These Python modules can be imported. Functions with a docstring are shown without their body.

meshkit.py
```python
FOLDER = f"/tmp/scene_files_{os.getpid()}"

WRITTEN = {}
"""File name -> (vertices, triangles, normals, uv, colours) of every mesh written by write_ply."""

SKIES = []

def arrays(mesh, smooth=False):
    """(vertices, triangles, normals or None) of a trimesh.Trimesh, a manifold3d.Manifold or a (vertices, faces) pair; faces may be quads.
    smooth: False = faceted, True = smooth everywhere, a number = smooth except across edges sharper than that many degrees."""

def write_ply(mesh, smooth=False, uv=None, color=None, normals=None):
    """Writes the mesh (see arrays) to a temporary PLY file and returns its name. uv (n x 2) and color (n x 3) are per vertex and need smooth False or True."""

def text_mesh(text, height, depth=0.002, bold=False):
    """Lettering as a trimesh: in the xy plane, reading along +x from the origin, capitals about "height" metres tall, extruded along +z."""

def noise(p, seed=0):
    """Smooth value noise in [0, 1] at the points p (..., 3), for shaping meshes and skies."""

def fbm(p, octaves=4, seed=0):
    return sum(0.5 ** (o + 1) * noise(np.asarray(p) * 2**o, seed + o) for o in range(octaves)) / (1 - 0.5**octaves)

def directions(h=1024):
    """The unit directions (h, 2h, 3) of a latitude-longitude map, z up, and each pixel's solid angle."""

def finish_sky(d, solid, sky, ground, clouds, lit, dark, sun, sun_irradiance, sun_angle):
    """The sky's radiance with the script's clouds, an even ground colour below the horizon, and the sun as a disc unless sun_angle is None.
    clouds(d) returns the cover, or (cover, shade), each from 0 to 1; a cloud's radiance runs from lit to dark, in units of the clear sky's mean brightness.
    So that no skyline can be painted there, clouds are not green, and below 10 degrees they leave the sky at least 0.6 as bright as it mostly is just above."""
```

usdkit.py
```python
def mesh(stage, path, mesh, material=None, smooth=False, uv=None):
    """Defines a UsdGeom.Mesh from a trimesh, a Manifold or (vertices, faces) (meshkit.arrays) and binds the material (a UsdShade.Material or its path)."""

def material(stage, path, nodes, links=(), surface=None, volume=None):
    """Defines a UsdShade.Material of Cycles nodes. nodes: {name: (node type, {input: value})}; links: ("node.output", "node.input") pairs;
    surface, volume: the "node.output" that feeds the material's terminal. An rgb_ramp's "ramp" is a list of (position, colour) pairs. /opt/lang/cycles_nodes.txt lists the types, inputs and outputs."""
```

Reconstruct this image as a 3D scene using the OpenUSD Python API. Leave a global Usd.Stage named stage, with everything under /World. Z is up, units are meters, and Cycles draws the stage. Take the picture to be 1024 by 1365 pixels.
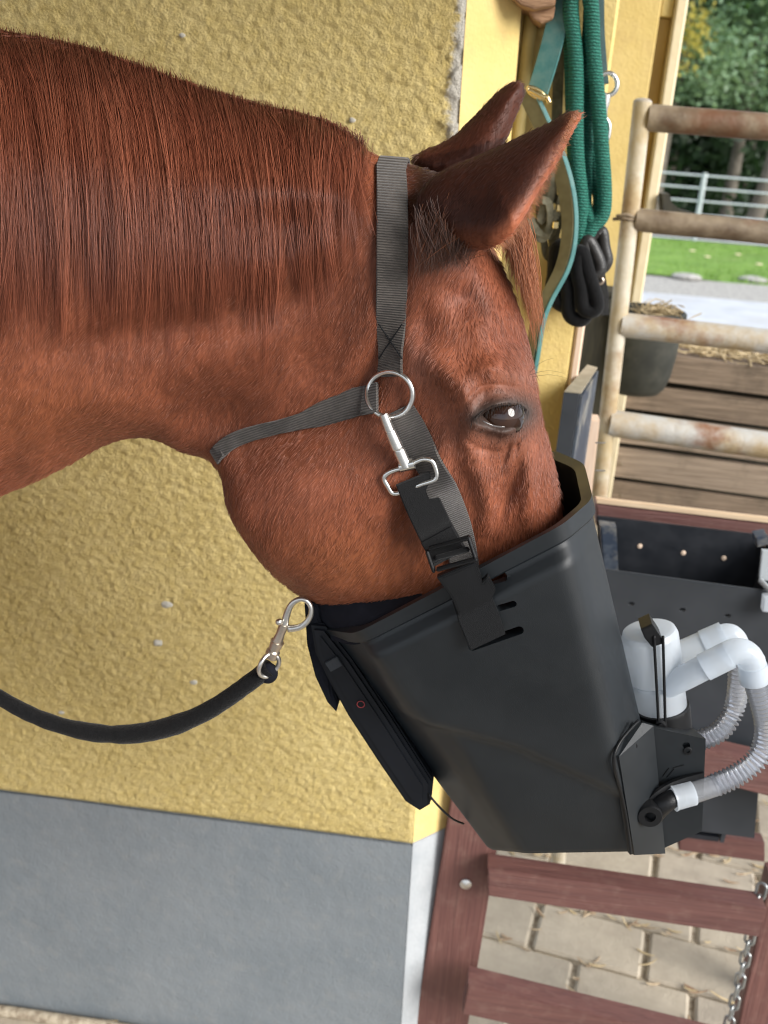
import math
import numpy as np
import trimesh
import manifold3d as m3
from manifold3d import Manifold, Mesh as MMesh, CrossSection
from scipy.interpolate import RBFInterpolator, RegularGridInterpolator, CubicSpline
from scipy.ndimage import gaussian_filter
from shapely.geometry import Polygon
import usdkit, meshkit
from pxr import Usd, UsdGeom, UsdLux, UsdShade, Gf, Sdf, Vt

stage = Usd.Stage.CreateInMemory()
UsdGeom.SetStageUpAxis(stage, 'Z')
UsdGeom.SetStageMetersPerUnit(stage, 1.0)
UsdGeom.Xform.Define(stage, '/World')
UsdGeom.Scope.Define(stage, '/World/Looks')
rng = np.random.default_rng(7)

# ------------------------------------------------------------------ camera
FPX, CX, CY = 1400.0, 512.0, 682.5          # focal length and centre in pixels of the 1024 x 1365 photograph
YAW, PITCH, ROLL = np.radians([4.6, 20.0, 4.5])
EYE = np.array([0, 0, 1.5])
FWD = np.array([-math.sin(YAW) * math.cos(PITCH), math.cos(YAW) * math.cos(PITCH), -math.sin(PITCH)])
_r = np.array([math.cos(YAW), math.sin(YAW), 0.0]); _u = np.cross(_r, FWD)
RIGHT = _r * math.cos(ROLL) + _u * math.sin(ROLL)
UP = np.cross(RIGHT, FWD)
cam = UsdGeom.Camera.Define(stage, '/World/camera')
cam.CreateHorizontalApertureAttr(36.0); cam.CreateVerticalApertureAttr(48.0)
cam.CreateFocalLengthAttr(36.0 * FPX / 1024)
cam.CreateFStopAttr(13.0); cam.CreateFocusDistanceAttr(0.80)
cam.CreateClippingRangeAttr(Gf.Vec2f(0.05, 1000))
cam.CreateExposureAttr(1.75)
_m = np.eye(4); _m[0, :3], _m[1, :3], _m[2, :3], _m[3, :3] = RIGHT, UP, -FWD, EYE
cam.AddTransformOp().Set(Gf.Matrix4d(*_m.ravel().tolist()))

# ------------------------------------------------------------------ sky and sun
SUN_DIR = np.array([0.78, -0.48, 0.50]); SUN_DIR /= np.linalg.norm(SUN_DIR)
usdkit.material(stage, '/World/Looks/sky_material', {
    's': ('sky_texture', {'sky_type': 'single_scattering', 'sun_disc': False, 'sun_elevation': math.asin(SUN_DIR[2]), 'sun_rotation': math.atan2(SUN_DIR[0], SUN_DIR[1]), 'aerosol_density': 3.0}),
    'c': ('texture_coordinate', {}), 'n': ('noise_texture', {'scale': 1.6, 'detail': 6.0}),
    'r': ('rgb_ramp', {'ramp': [(0.30, (0.55, 0.55, 0.55)), (0.6, (0.95, 0.95, 0.95))]}),
    'm': ('mix_color', {'b': (4.9, 5.25, 5.75), 'use_clamp': False}),
    'b': ('background_shader', {'strength': 0.075})},
    [('c.generated', 'n.vector'), ('n.fac', 'r.fac'), ('r.color', 'm.fac'), ('s.color', 'm.a'), ('m.result', 'b.color')], surface='b.background')
sky = UsdLux.DomeLight.Define(stage, '/World/sky')
UsdShade.MaterialBindingAPI.Apply(sky.GetPrim()).Bind(UsdShade.Material.Get(stage, '/World/Looks/sky_material'))
sky.GetPrim().SetCustomDataByKey('kind', 'structure')
sun = UsdLux.DistantLight.Define(stage, '/World/sun')
sun.CreateNormalizeAttr(True); sun.CreateIntensityAttr(0.40); sun.CreateAngleAttr(34.0); sun.CreateColorAttr(Gf.Vec3f(1.0, 0.975, 0.94))
_z = SUN_DIR; _x = np.cross([0, 0, 1.0], _z); _x /= np.linalg.norm(_x); _y = np.cross(_z, _x)
_m = np.eye(4); _m[0, :3], _m[1, :3], _m[2, :3] = _x, _y, _z
sun.AddTransformOp().Set(Gf.Matrix4d(*_m.ravel().tolist()))

# ------------------------------------------------------------------ helpers: pixels of the photograph to points of the place
def ray(px, py):
    px, py = np.asarray(px, float), np.asarray(py, float)
    return FWD + RIGHT * ((px - CX) / FPX)[..., None] - UP * ((py - CY) / FPX)[..., None]
def at(px, py, Y):
    v = ray(px, py); return EYE + v * ((np.asarray(Y, float) - EYE[1]) / v[..., 1])[..., None]
def at_z(px, py, Z):
    v = ray(px, py); return EYE + v * ((Z - EYE[2]) / v[..., 2])[..., None]
def proj(p):
    q = np.asarray(p, float) - EYE; z = q @ FWD
    return CX + FPX * (q @ RIGHT) / z, CY - FPX * (q @ UP) / z

# ------------------------------------------------------------------ helpers: prims
_used = {}
_base = {}
def fresh(parent, name):
    k = _used.get((parent, name), 0); _used[(parent, name)] = k + 1
    return f'{parent}/{name}' + (f'_{k:03d}' if k else '')
def tag(prim, label=None, category=None, group=None, kind=None):
    for k, v in (('label', label), ('category', category), ('group', group), ('kind', kind)):
        if v: prim.SetCustomDataByKey(k, v)
    return prim
def thing(name, base, label=None, category=None, group=None, kind=None):
    path = fresh('/World', name)
    x = UsdGeom.Xform.Define(stage, path); x.AddTranslateOp().Set(Gf.Vec3d(*map(float, base)))
    _base[path] = np.array(base, float)
    tag(x.GetPrim(), label, category, group, kind)
    return path
def tm(mesh):
    if isinstance(mesh, trimesh.Trimesh): return mesh
    if hasattr(mesh, 'to_mesh'):
        m = mesh.to_mesh(); return trimesh.Trimesh(m.vert_properties[:, :3], m.tri_verts, process=False)
    v, f = np.asarray(mesh[0], float), np.asarray(mesh[1], int)
    if f.shape[1] == 4: f = np.vstack([f[:, [0, 1, 2]], f[:, [0, 2, 3]]])
    return trimesh.Trimesh(v, f, process=False)
def part(name, mesh, mat, parent='/World', smooth=30, label=None, category=None, group=None, kind=None):
    """one Mesh prim given in world coordinates"""
    path = fresh(parent, name)
    top = '/'.join(parent.split('/')[:3])
    mesh = tm(mesh)
    off = _base.get(top, np.zeros(3)) if parent != '/World' else np.zeros(3)
    p = usdkit.mesh(stage, path, trimesh.Trimesh(mesh.vertices - off, mesh.faces, process=False), f'/World/Looks/{mat}', smooth=smooth)
    tag(p.GetPrim(), label, category, group, kind)
    return path
def curves(name, pts, counts, widths, mat, parent, kind=None, color=None):
    path = fresh(parent, name)
    top = '/'.join(parent.split('/')[:3])
    c = UsdGeom.BasisCurves.Define(stage, path)
    c.CreateTypeAttr('linear')
    c.CreatePointsAttr(Vt.Vec3fArray.FromNumpy((np.asarray(pts) - _base.get(top, np.zeros(3))).astype(np.float32)))
    c.CreateCurveVertexCountsAttr(Vt.IntArray.FromNumpy(np.asarray(counts, np.int32)))
    c.CreateWidthsAttr(Vt.FloatArray.FromNumpy(np.asarray(widths, np.float32))); c.SetWidthsInterpolation('vertex')
    UsdShade.MaterialBindingAPI.Apply(c.GetPrim()).Bind(UsdShade.Material.Get(stage, f'/World/Looks/{mat}'))
    tag(c.GetPrim(), kind=kind)
    return path

# ------------------------------------------------------------------ helpers: materials
def mat(name, c1, c2=None, scale=20.0, rough=0.6, rough2=None, bump=None, metallic=0.0, spec=0.5, c3=None, scale3=3.0, amount3=0.5, stretch=None, sheen=0.0, coat=0.0, detail=4.0, lo=0.35, hi=0.65, extra=None):
    """colour mottled between c1 and c2 by noise, blotches of c3 by a second noise, bump = [(scale, distance), ...]"""
    n = {'g': ('geometry', {}), 'p': ('principled_bsdf', {'metallic': metallic, 'specular_ior_level': spec, 'roughness': rough, 'sheen_weight': sheen, 'coat_weight': coat, 'base_color': c1})}
    L = []
    src = 'g.position'
    if stretch is not None:
        n['mp'] = ('mapping', {'scale': stretch[0], 'rotation': stretch[1] if len(stretch) > 1 else (0, 0, 0)}); L.append(('g.position', 'mp.vector')); src = 'mp.vector'
    if c2 is not None:
        n['n1'] = ('noise_texture', {'scale': scale, 'detail': detail, 'roughness': 0.6})
        n['r1'] = ('rgb_ramp', {'ramp': [(lo, c1), (hi, c2)]})
        L += [(src, 'n1.vector'), ('n1.fac', 'r1.fac')]
        out = 'r1.color'
        if c3 is not None:
            n['n3'] = ('noise_texture', {'scale': scale3, 'detail': 5.0, 'roughness': 0.65})
            n['r3'] = ('rgb_ramp', {'ramp': [(0.52, (0, 0, 0)), (0.68, (amount3,) * 3)]})
            n['x3'] = ('mix_color', {'b': c3})
            L += [('g.position', 'n3.vector'), ('n3.fac', 'r3.fac'), ('r3.color', 'x3.fac'), (out, 'x3.a')]
            out = 'x3.result'
        L.append((out, 'p.base_color'))
        if rough2 is not None:
            n['rr'] = ('map_range', {'from_min': lo, 'from_max': hi, 'to_min': rough, 'to_max': rough2, 'clamp': True}); L += [('n1.fac', 'rr.value'), ('rr.result', 'p.roughness')]
    prev = None
    for i, (s, dist) in enumerate(bump or []):
        n[f'bn{i}'] = ('noise_texture', {'scale': s, 'detail': 3.0, 'roughness': 0.55})
        n[f'bb{i}'] = ('bump', {'distance': dist, 'strength': 1.0})
        L += [(src, f'bn{i}.vector'), (f'bn{i}.fac', f'bb{i}.height')]
        if prev: L.append((prev, f'bb{i}.normal'))
        prev = f'bb{i}.normal'
    if prev: L.append((prev, 'p.normal'))
    usdkit.material(stage, f'/World/Looks/{name}', n, L, surface='p.BSDF')

# ------------------------------------------------------------------ helpers: shapes
def box(lo, hi, bevel=0.0):
    lo, hi = np.minimum(lo, hi).astype(float), np.maximum(lo, hi).astype(float)
    if bevel <= 0:
        return trimesh.creation.box(bounds=[lo, hi])
    b = min(bevel, 0.45 * (hi - lo).min())
    pts = []
    for s in np.ndindex(2, 2, 2):
        c = np.where(np.array(s) == 0, lo, hi); inn = np.where(np.array(s) == 0, 1, -1) * b
        for k in range(3):
            q = c + inn; q[k] = c[k]; pts.append(q)
    return trimesh.convex.convex_hull(np.array(pts))
def hull(pts): return trimesh.convex.convex_hull(np.asarray(pts, float))
def beam(a, b, w, h, bevel=0.003, up=(0, 0, 1)):
    """a bar of section w x h from a to b"""
    a, b = np.asarray(a, float), np.asarray(b, float); t = b - a; L = np.linalg.norm(t); t /= L
    s = np.cross(up, t); s /= np.linalg.norm(s); u = np.cross(t, s)
    m = box([-w / 2, 0, -h / 2], [w / 2, L, h / 2], bevel)
    M = np.eye(4); M[:3, 0], M[:3, 1], M[:3, 2], M[:3, 3] = -s, t, u, a
    m.apply_transform(M)
    if np.linalg.det(M[:3, :3]) < 0: m.invert()
    return m
def frames(p):
    t = np.gradient(p, axis=0); t /= np.linalg.norm(t, axis=1, keepdims=True) + 1e-12
    a = np.array([0, 0, 1.0]) if abs(t[0, 2]) < 0.9 else np.array([1.0, 0, 0])
    n = np.zeros_like(p); v = a - t[0] * (a @ t[0]); n[0] = v / np.linalg.norm(v)
    for i in range(1, len(p)):
        v = n[i - 1] - t[i] * (n[i - 1] @ t[i]); n[i] = v / (np.linalg.norm(v) + 1e-12)
    return t, n, np.cross(t, n)
def spline(p, n, closed=False):
    p = np.asarray(p, float)
    if closed: p = np.vstack([p, p[:1]])
    s = np.r_[0, np.cumsum(np.maximum(np.linalg.norm(np.diff(p, axis=0), axis=1), 1e-9) ** 0.5 if False else np.maximum(np.linalg.norm(np.diff(p, axis=0), axis=1), 1e-9))]
    if len(p) < 3:
        return np.array([np.interp(np.linspace(0, s[-1], n), s, c) for c in p.T]).T
    cs = CubicSpline(s, p, bc_type='periodic' if closed else 'natural')
    return cs(np.linspace(0, s[-1], n, endpoint=not closed))
def tube(p, r, sides=12, closed=False):
    p = np.asarray(p, float); n = len(p); r = np.broadcast_to(r, (n,))
    if closed:
        q = np.vstack([p[-2:], p, p[:2]]); t, a, b = frames(q); t, a, b = t[2:-2], a[2:-2], b[2:-2]
        ang = np.arange(sides) * 2 * np.pi / sides
    else:
        t, a, b = frames(p); ang = np.arange(sides) * 2 * np.pi / sides
    v = p[:, None] + r[:, None, None] * (np.cos(ang)[None, :, None] * a[:, None] + np.sin(ang)[None, :, None] * b[:, None])
    i, j = np.meshgrid(np.arange(n if closed else n - 1), np.arange(sides), indexing='ij'); i2 = (i + 1) % n
    f = np.stack([i * sides + j, i * sides + (j + 1) % sides, i2 * sides + (j + 1) % sides, i2 * sides + j], -1).reshape(-1, 4)
    f = np.vstack([f[:, [0, 1, 2]], f[:, [0, 2, 3]]]); v = v.reshape(-1, 3)
    if not closed:
        v = np.vstack([v, p[0], p[-1]]); k = np.arange(sides)
        f = np.vstack([f, np.stack([np.full(sides, n * sides), (k + 1) % sides, k], 1), np.stack([np.full(sides, n * sides + 1), (n - 1) * sides + k, (n - 1) * sides + (k + 1) % sides], 1)])
    m = trimesh.Trimesh(v, f, process=False)
    if m.volume < 0: m.invert()
    return m
def ribbon(p, nrm, width, thick, round_=True):
    """flat strap along p; nrm points out of its face"""
    p, nrm = np.asarray(p, float), np.asarray(nrm, float); n = len(p)
    nrm = np.broadcast_to(nrm, p.shape)
    t = np.gradient(p, axis=0); t /= np.linalg.norm(t, axis=1, keepdims=True)
    s = np.cross(t, nrm); s /= np.linalg.norm(s, axis=1, keepdims=True); nn = np.cross(s, t)
    w = np.broadcast_to(width, (n,))[:, None, None]; h = np.broadcast_to(thick, (n,))[:, None, None]
    sec = np.array([(-.5, .22), (-.47, .5), (-.2, .53), (.2, .53), (.47, .5), (.5, .22), (.5, -.22), (.47, -.5), (-.47, -.5), (-.5, -.22)])
    v = p[:, None] + sec[None, :, :1] * w * s[:, None] + sec[None, :, 1:] * h * nn[:, None]
    k = len(sec); i, j = np.meshgrid(np.arange(n - 1), np.arange(k), indexing='ij')
    f = np.stack([i * k + j, i * k + (j + 1) % k, (i + 1) * k + (j + 1) % k, (i + 1) * k + j], -1).reshape(-1, 4)
    f = np.vstack([f[:, [0, 1, 2]], f[:, [0, 2, 3]]]); v = v.reshape(-1, 3)
    cap = [(0, a, a + 1) for a in range(1, k - 1)]
    f = np.vstack([f, [(a, c, b) for a, b, c in cap], [(a + (n - 1) * k, b + (n - 1) * k, c + (n - 1) * k) for a, b, c in cap]])
    m = trimesh.Trimesh(v, f, process=False)
    if m.volume < 0: m.invert()
    return m
def join(*ms): return trimesh.util.concatenate([tm(m) for m in ms])
def lathe(a, b, prof, sides=32):
    """surface of revolution about a->b; prof = [(t along 0..1, radius)]"""
    a, b = np.asarray(a, float), np.asarray(b, float); ax = b - a
    t = ax / np.linalg.norm(ax); n = np.cross(t, [0.3, 1, 0.2]); n /= np.linalg.norm(n); s = np.cross(t, n)
    ang = np.arange(sides) * 2 * np.pi / sides
    v = np.array([a + ax * q + r * (np.cos(x) * n + np.sin(x) * s) for q, r in prof for x in ang]); k = len(prof)
    i, j = np.meshgrid(np.arange(k - 1), np.arange(sides), indexing='ij')
    f = np.stack([i * sides + j, i * sides + (j + 1) % sides, (i + 1) * sides + (j + 1) % sides, (i + 1) * sides + j], -1).reshape(-1, 4)
    m = tm((v, f)); 
    if m.volume < 0: m.invert()
    return m
def pix_prism(poly, y0, y1, bevel=0.0, yref=None):
    """solid whose outline is the pixel polygon (taken at y = yref) between the depths y0 and y1, edges chamfered"""
    yref = y0 if yref is None else yref
    q = np.array([at(a, b, yref)[[0, 2]] for a, b in poly]); P = Polygon(q).buffer(0)
    from shapely.geometry.polygon import orient
    P = orient(P, 1.0)
    if bevel <= 0:
        m = trimesh.creation.extrude_polygon(P, abs(y1 - y0), engine='earcut')
    else:
        cs = CrossSection([np.asarray(P.exterior.coords)[:-1]]); h = abs(y1 - y0); b = bevel
        r = cs.offset(-b, m3.JoinType.Round, 2.0, 24).offset(b, m3.JoinType.Round, 2.0, 24)
        ins = [cs.offset(-b * (1 - math.sin(t)), m3.JoinType.Round, 2.0, 24) for t in (0, 0.6, 1.1)]
        z = [b * (1 - math.cos(t)) for t in (0, 0.6, 1.1)]
        man = r.extrude(h - 2 * b).translate((0, 0, b))
        for c, zz in zip(ins, z):
            man = man + c.extrude(h - 2 * zz).translate((0, 0, zz))
        m = tm(man)
    v = m.vertices.copy(); lo, hi = min(y0, y1), max(y0, y1)
    m.vertices = np.stack([v[:, 0], hi - v[:, 2], v[:, 1]], 1)
    if m.volume < 0: m.invert()
    return m
def grid_mesh(P):
    n, k = P.shape[:2]; i, j = np.meshgrid(np.arange(n - 1), np.arange(k - 1), indexing='ij')
    f = np.stack([i * k + j, i * k + j + 1, (i + 1) * k + j + 1, (i + 1) * k + j], -1).reshape(-1, 4)
    return tm((P.reshape(-1, 3), f))
def to_man(m): 
    m = tm(m); m.merge_vertices()
    return Manifold(MMesh(np.asarray(m.vertices, np.float32), np.asarray(m.faces, np.uint32)))

# ------------------------------------------------------------------ materials
mat('gray_plinth_paint', (0.160, 0.183, 0.200), (0.186, 0.207, 0.222), scale=9, rough=0.62, c3=(0.235, 0.24, 0.235), scale3=40, amount3=0.35, bump=[(45, 0.0013), (260, 0.0009)])
mat('pale_gray_render', (0.32, 0.345, 0.365), (0.40, 0.42, 0.435), scale=14, rough=0.7, bump=[(120, 0.001)])
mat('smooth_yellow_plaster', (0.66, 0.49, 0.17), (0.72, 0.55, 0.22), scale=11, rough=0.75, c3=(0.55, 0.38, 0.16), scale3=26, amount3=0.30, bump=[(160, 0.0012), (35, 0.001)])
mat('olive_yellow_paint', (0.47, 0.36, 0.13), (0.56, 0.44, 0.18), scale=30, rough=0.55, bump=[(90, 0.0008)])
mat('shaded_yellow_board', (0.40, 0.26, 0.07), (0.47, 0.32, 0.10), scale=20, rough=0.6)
mat('pale_cream', (0.72, 0.60, 0.38), (0.78, 0.67, 0.45), scale=15, rough=0.6, bump=[(80, 0.0008)])
mat('chipped_plaster', (0.52, 0.50, 0.44), (0.40, 0.38, 0.33), scale=120, rough=0.9, bump=[(150, 0.003)])
mat('paver_concrete', (0.36, 0.31, 0.24), (0.43, 0.375, 0.29), scale=14, rough=0.85, c3=(0.27, 0.23, 0.18), scale3=9, amount3=0.45, bump=[(240, 0.0012), (40, 0.0015)])
mat('paver_concrete_dusty', (0.40, 0.345, 0.265), (0.46, 0.40, 0.31), scale=22, rough=0.85, c3=(0.31, 0.26, 0.2), scale3=7, amount3=0.4, bump=[(240, 0.0012), (40, 0.0015)])
mat('paver_concrete_worn', (0.33, 0.285, 0.225), (0.41, 0.355, 0.28), scale=18, rough=0.85, c3=(0.25, 0.21, 0.17), scale3=12, amount3=0.5, bump=[(240, 0.0012), (40, 0.0015)])
mat('joint_sand', (0.50, 0.43, 0.32), (0.20, 0.15, 0.10), scale=70, rough=0.95, bump=[(300, 0.003)], lo=0.4, hi=0.72)
mat('yard_concrete', (0.40, 0.42, 0.45), (0.50, 0.515, 0.54), scale=3, rough=0.85, c3=(0.36, 0.35, 0.34), scale3=1.2, amount3=0.5)
mat('yard_tarmac', (0.16, 0.155, 0.15), (0.21, 0.205, 0.195), scale=3, rough=0.9)
mat('gravel_gray', (0.26, 0.25, 0.23), (0.46, 0.44, 0.41), scale=22, rough=0.95, bump=[(30, 0.03)])
mat('soil_brown', (0.06, 0.045, 0.03), (0.11, 0.085, 0.055), scale=2, rough=0.95)
mat('turf_green', (0.13, 0.25, 0.035), (0.20, 0.34, 0.06), scale=1.3, rough=0.9, c3=(0.24, 0.32, 0.09), scale3=3.0, amount3=0.6, bump=[(40, 0.03)])
mat('red_stained_wood', (0.105, 0.045, 0.040), (0.150, 0.066, 0.056), scale=6, rough=0.55, stretch=((1.0, 26, 26),), c3=(0.24, 0.15, 0.12), scale3=45, amount3=0.25, bump=[(14, 0.0015)], detail=6)
mat('red_stained_post', (0.115, 0.048, 0.042), (0.160, 0.070, 0.058), scale=6, rough=0.55, stretch=((26, 26, 1.0),), c3=(0.24, 0.15, 0.12), scale3=45, amount3=0.25, bump=[(14, 0.0015)], detail=6)
mat('raw_pale_wood', (0.55, 0.40, 0.26), (0.66, 0.51, 0.34), scale=8, rough=0.7, stretch=((2, 25, 25),))
mat('pale_post_wood', (0.62, 0.45, 0.33), (0.70, 0.55, 0.42), scale=8, rough=0.7, stretch=((25, 25, 2),))
mat('weathered_board', (0.15, 0.108, 0.074), (0.27, 0.20, 0.14), scale=5, rough=0.8, stretch=((1.2, 24, 24),), c3=(0.10, 0.075, 0.05), scale3=9, amount3=0.7, bump=[(10, 0.003)], detail=7)
mat('weathered_board_pale', (0.21, 0.157, 0.112), (0.34, 0.265, 0.195), scale=5, rough=0.8, stretch=((1.0, 28, 28),), c3=(0.13, 0.10, 0.07), scale3=11, amount3=0.7, bump=[(10, 0.003)], detail=7)
mat('dark_wood', (0.022, 0.021, 0.014), (0.05, 0.045, 0.028), scale=9, rough=0.7, stretch=((18, 18, 2),))
mat('brown_bracket_wood', (0.30, 0.17, 0.09), (0.42, 0.25, 0.14), scale=6, rough=0.55, stretch=((2, 20, 20),), bump=[(20, 0.002)])
mat('rusty_galvanised', (0.42, 0.41, 0.38), (0.36, 0.27, 0.15), scale=11, rough=0.5, rough2=0.75, c3=(0.19, 0.075, 0.028), scale3=8, amount3=0.95, bump=[(70, 0.0015)], detail=7, lo=0.4, hi=0.6)
mat('rusty_brown_rail', (0.10, 0.066, 0.038), (0.24, 0.19, 0.13), scale=15, rough=0.55, rough2=0.75, c3=(0.13, 0.055, 0.024), scale3=7, amount3=0.95, bump=[(70, 0.0015)], detail=7, lo=0.38, hi=0.62)
mat('pale_worn_upright', (0.55, 0.52, 0.44), (0.42, 0.33, 0.19), scale=15, rough=0.5, rough2=0.75, c3=(0.28, 0.17, 0.08), scale3=13, amount3=0.7, bump=[(80, 0.001)], detail=7)
mat('galvanised_gate', (0.40, 0.44, 0.46), (0.50, 0.53, 0.55), scale=5, rough=0.45, metallic=0.3)
mat('black_trough_plastic', (0.006, 0.008, 0.012), (0.010, 0.012, 0.017), scale=30, rough=0.45, rough2=0.58, bump=[(600, 0.0004)], spec=0.5)
mat('gray_trough_plastic', (0.018, 0.022, 0.027), (0.026, 0.030, 0.036), scale=12, rough=0.5, rough2=0.6, bump=[(600, 0.0004)])
mat('scuffed_plastic', (0.030, 0.042, 0.065), (0.16, 0.18, 0.20), scale=14, rough=0.45, c3=(0.36, 0.33, 0.26), scale3=11, amount3=0.7, lo=0.5, hi=0.75)
mat('dusty_olive_edge', (0.27, 0.235, 0.165), (0.35, 0.31, 0.23), scale=40, rough=0.8)
mat('feed_rubber', (0.026, 0.027, 0.020), (0.055, 0.055, 0.042), scale=14, rough=0.65, c3=(0.09, 0.085, 0.065), scale3=20, amount3=0.5)
mat('mask_plastic', (0.0040, 0.0060, 0.0078), (0.0066, 0.0090, 0.0112), scale=9, rough=0.40, rough2=0.52, bump=[(1500, 0.00018)], spec=0.5, c3=(0.013, 0.0155, 0.017), scale3=16, amount3=0.35)
mat('mask_black', (0.003, 0.0032, 0.0036), (0.005, 0.0052, 0.006), scale=30, rough=0.45, spec=0.35, bump=[(900, 0.0002)])
mat('navy_case', (0.003, 0.0042, 0.007), (0.005, 0.0065, 0.010), scale=20, rough=0.5, spec=0.3, bump=[(1400, 0.0002)])
mat('navy_neoprene', (0.005, 0.006, 0.010), (0.010, 0.011, 0.017), scale=40, rough=0.9, spec=0.2, bump=[(500, 0.0006)])
mat('red_print', (0.30, 0.035, 0.04), rough=0.6)
mat('white_cup_plastic', (0.78, 0.80, 0.82), (0.82, 0.84, 0.85), scale=30, rough=0.35, bump=[(220, 0.0004)])
mat('nickel', (0.62, 0.60, 0.56), (0.70, 0.68, 0.64), scale=90, rough=0.28, rough2=0.4, metallic=1.0)
mat('bright_nickel', (0.80, 0.79, 0.76), (0.70, 0.69, 0.66), scale=90, rough=0.22, rough2=0.35, metallic=1.0)
mat('worn_brass', (0.42, 0.30, 0.22), (0.56, 0.50, 0.42), scale=60, rough=0.35, metallic=0.9)
mat('zinc_chain', (0.42, 0.44, 0.44), (0.30, 0.31, 0.30), scale=60, rough=0.35, metallic=0.85)
mat('black_webbing', (0.0045, 0.0045, 0.0049), (0.0090, 0.0090, 0.0095), spec=0.15, scale=900, rough=0.75, bump=[(1400, 0.0006)], sheen=0.1)
mat('black_gray_webbing', (0.0099, 0.0103, 0.0113), (0.0153, 0.0158, 0.0166), spec=0.15, scale=900, rough=0.8, bump=[(1400, 0.0006)])
mat('black_rope', (0.0032, 0.0032, 0.0036), (0.0063, 0.0063, 0.0067), spec=0.15, scale=300, rough=0.85, bump=[(500, 0.0012)], sheen=0.1)
mat('black_leather', (0.012, 0.011, 0.010), (0.024, 0.022, 0.020), scale=60, rough=0.45, bump=[(300, 0.0006)])
mat('teal_strap', (0.045, 0.16, 0.155), (0.07, 0.21, 0.20), scale=60, rough=0.6, c3=(0.16, 0.20, 0.17), scale3=30, amount3=0.4, bump=[(700, 0.0004)])
mat('olive_strap', (0.13, 0.115, 0.055), (0.17, 0.155, 0.08), scale=60, rough=0.7, bump=[(700, 0.0004)])
mat('olive_tangle', (0.075, 0.070, 0.042), (0.17, 0.155, 0.10), scale=70, rough=0.85, bump=[(300, 0.001)])
mat('hay', (0.42, 0.32, 0.17), (0.60, 0.48, 0.30), scale=40, rough=0.85)
mat('leaf_litter', (0.20, 0.11, 0.06), (0.52, 0.42, 0.28), scale=45, rough=0.85)
mat('tree_bark', (0.10, 0.085, 0.065), (0.17, 0.15, 0.12), scale=5, rough=0.9, bump=[(12, 0.02)])
mat('eye_lid_skin', (0.035, 0.027, 0.024), (0.055, 0.042, 0.036), scale=200, rough=0.45, bump=[(900, 0.0004)])
mat('wet_rim', (0.10, 0.085, 0.08), rough=0.05, coat=1.0)
mat('gray_pipe', (0.50, 0.515, 0.525), (0.56, 0.57, 0.575), scale=6, rough=0.45)
mat('ceiling_wood', (0.30, 0.27, 0.23), (0.38, 0.345, 0.30), scale=4, rough=0.8, stretch=((1, 14, 14),))

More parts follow.
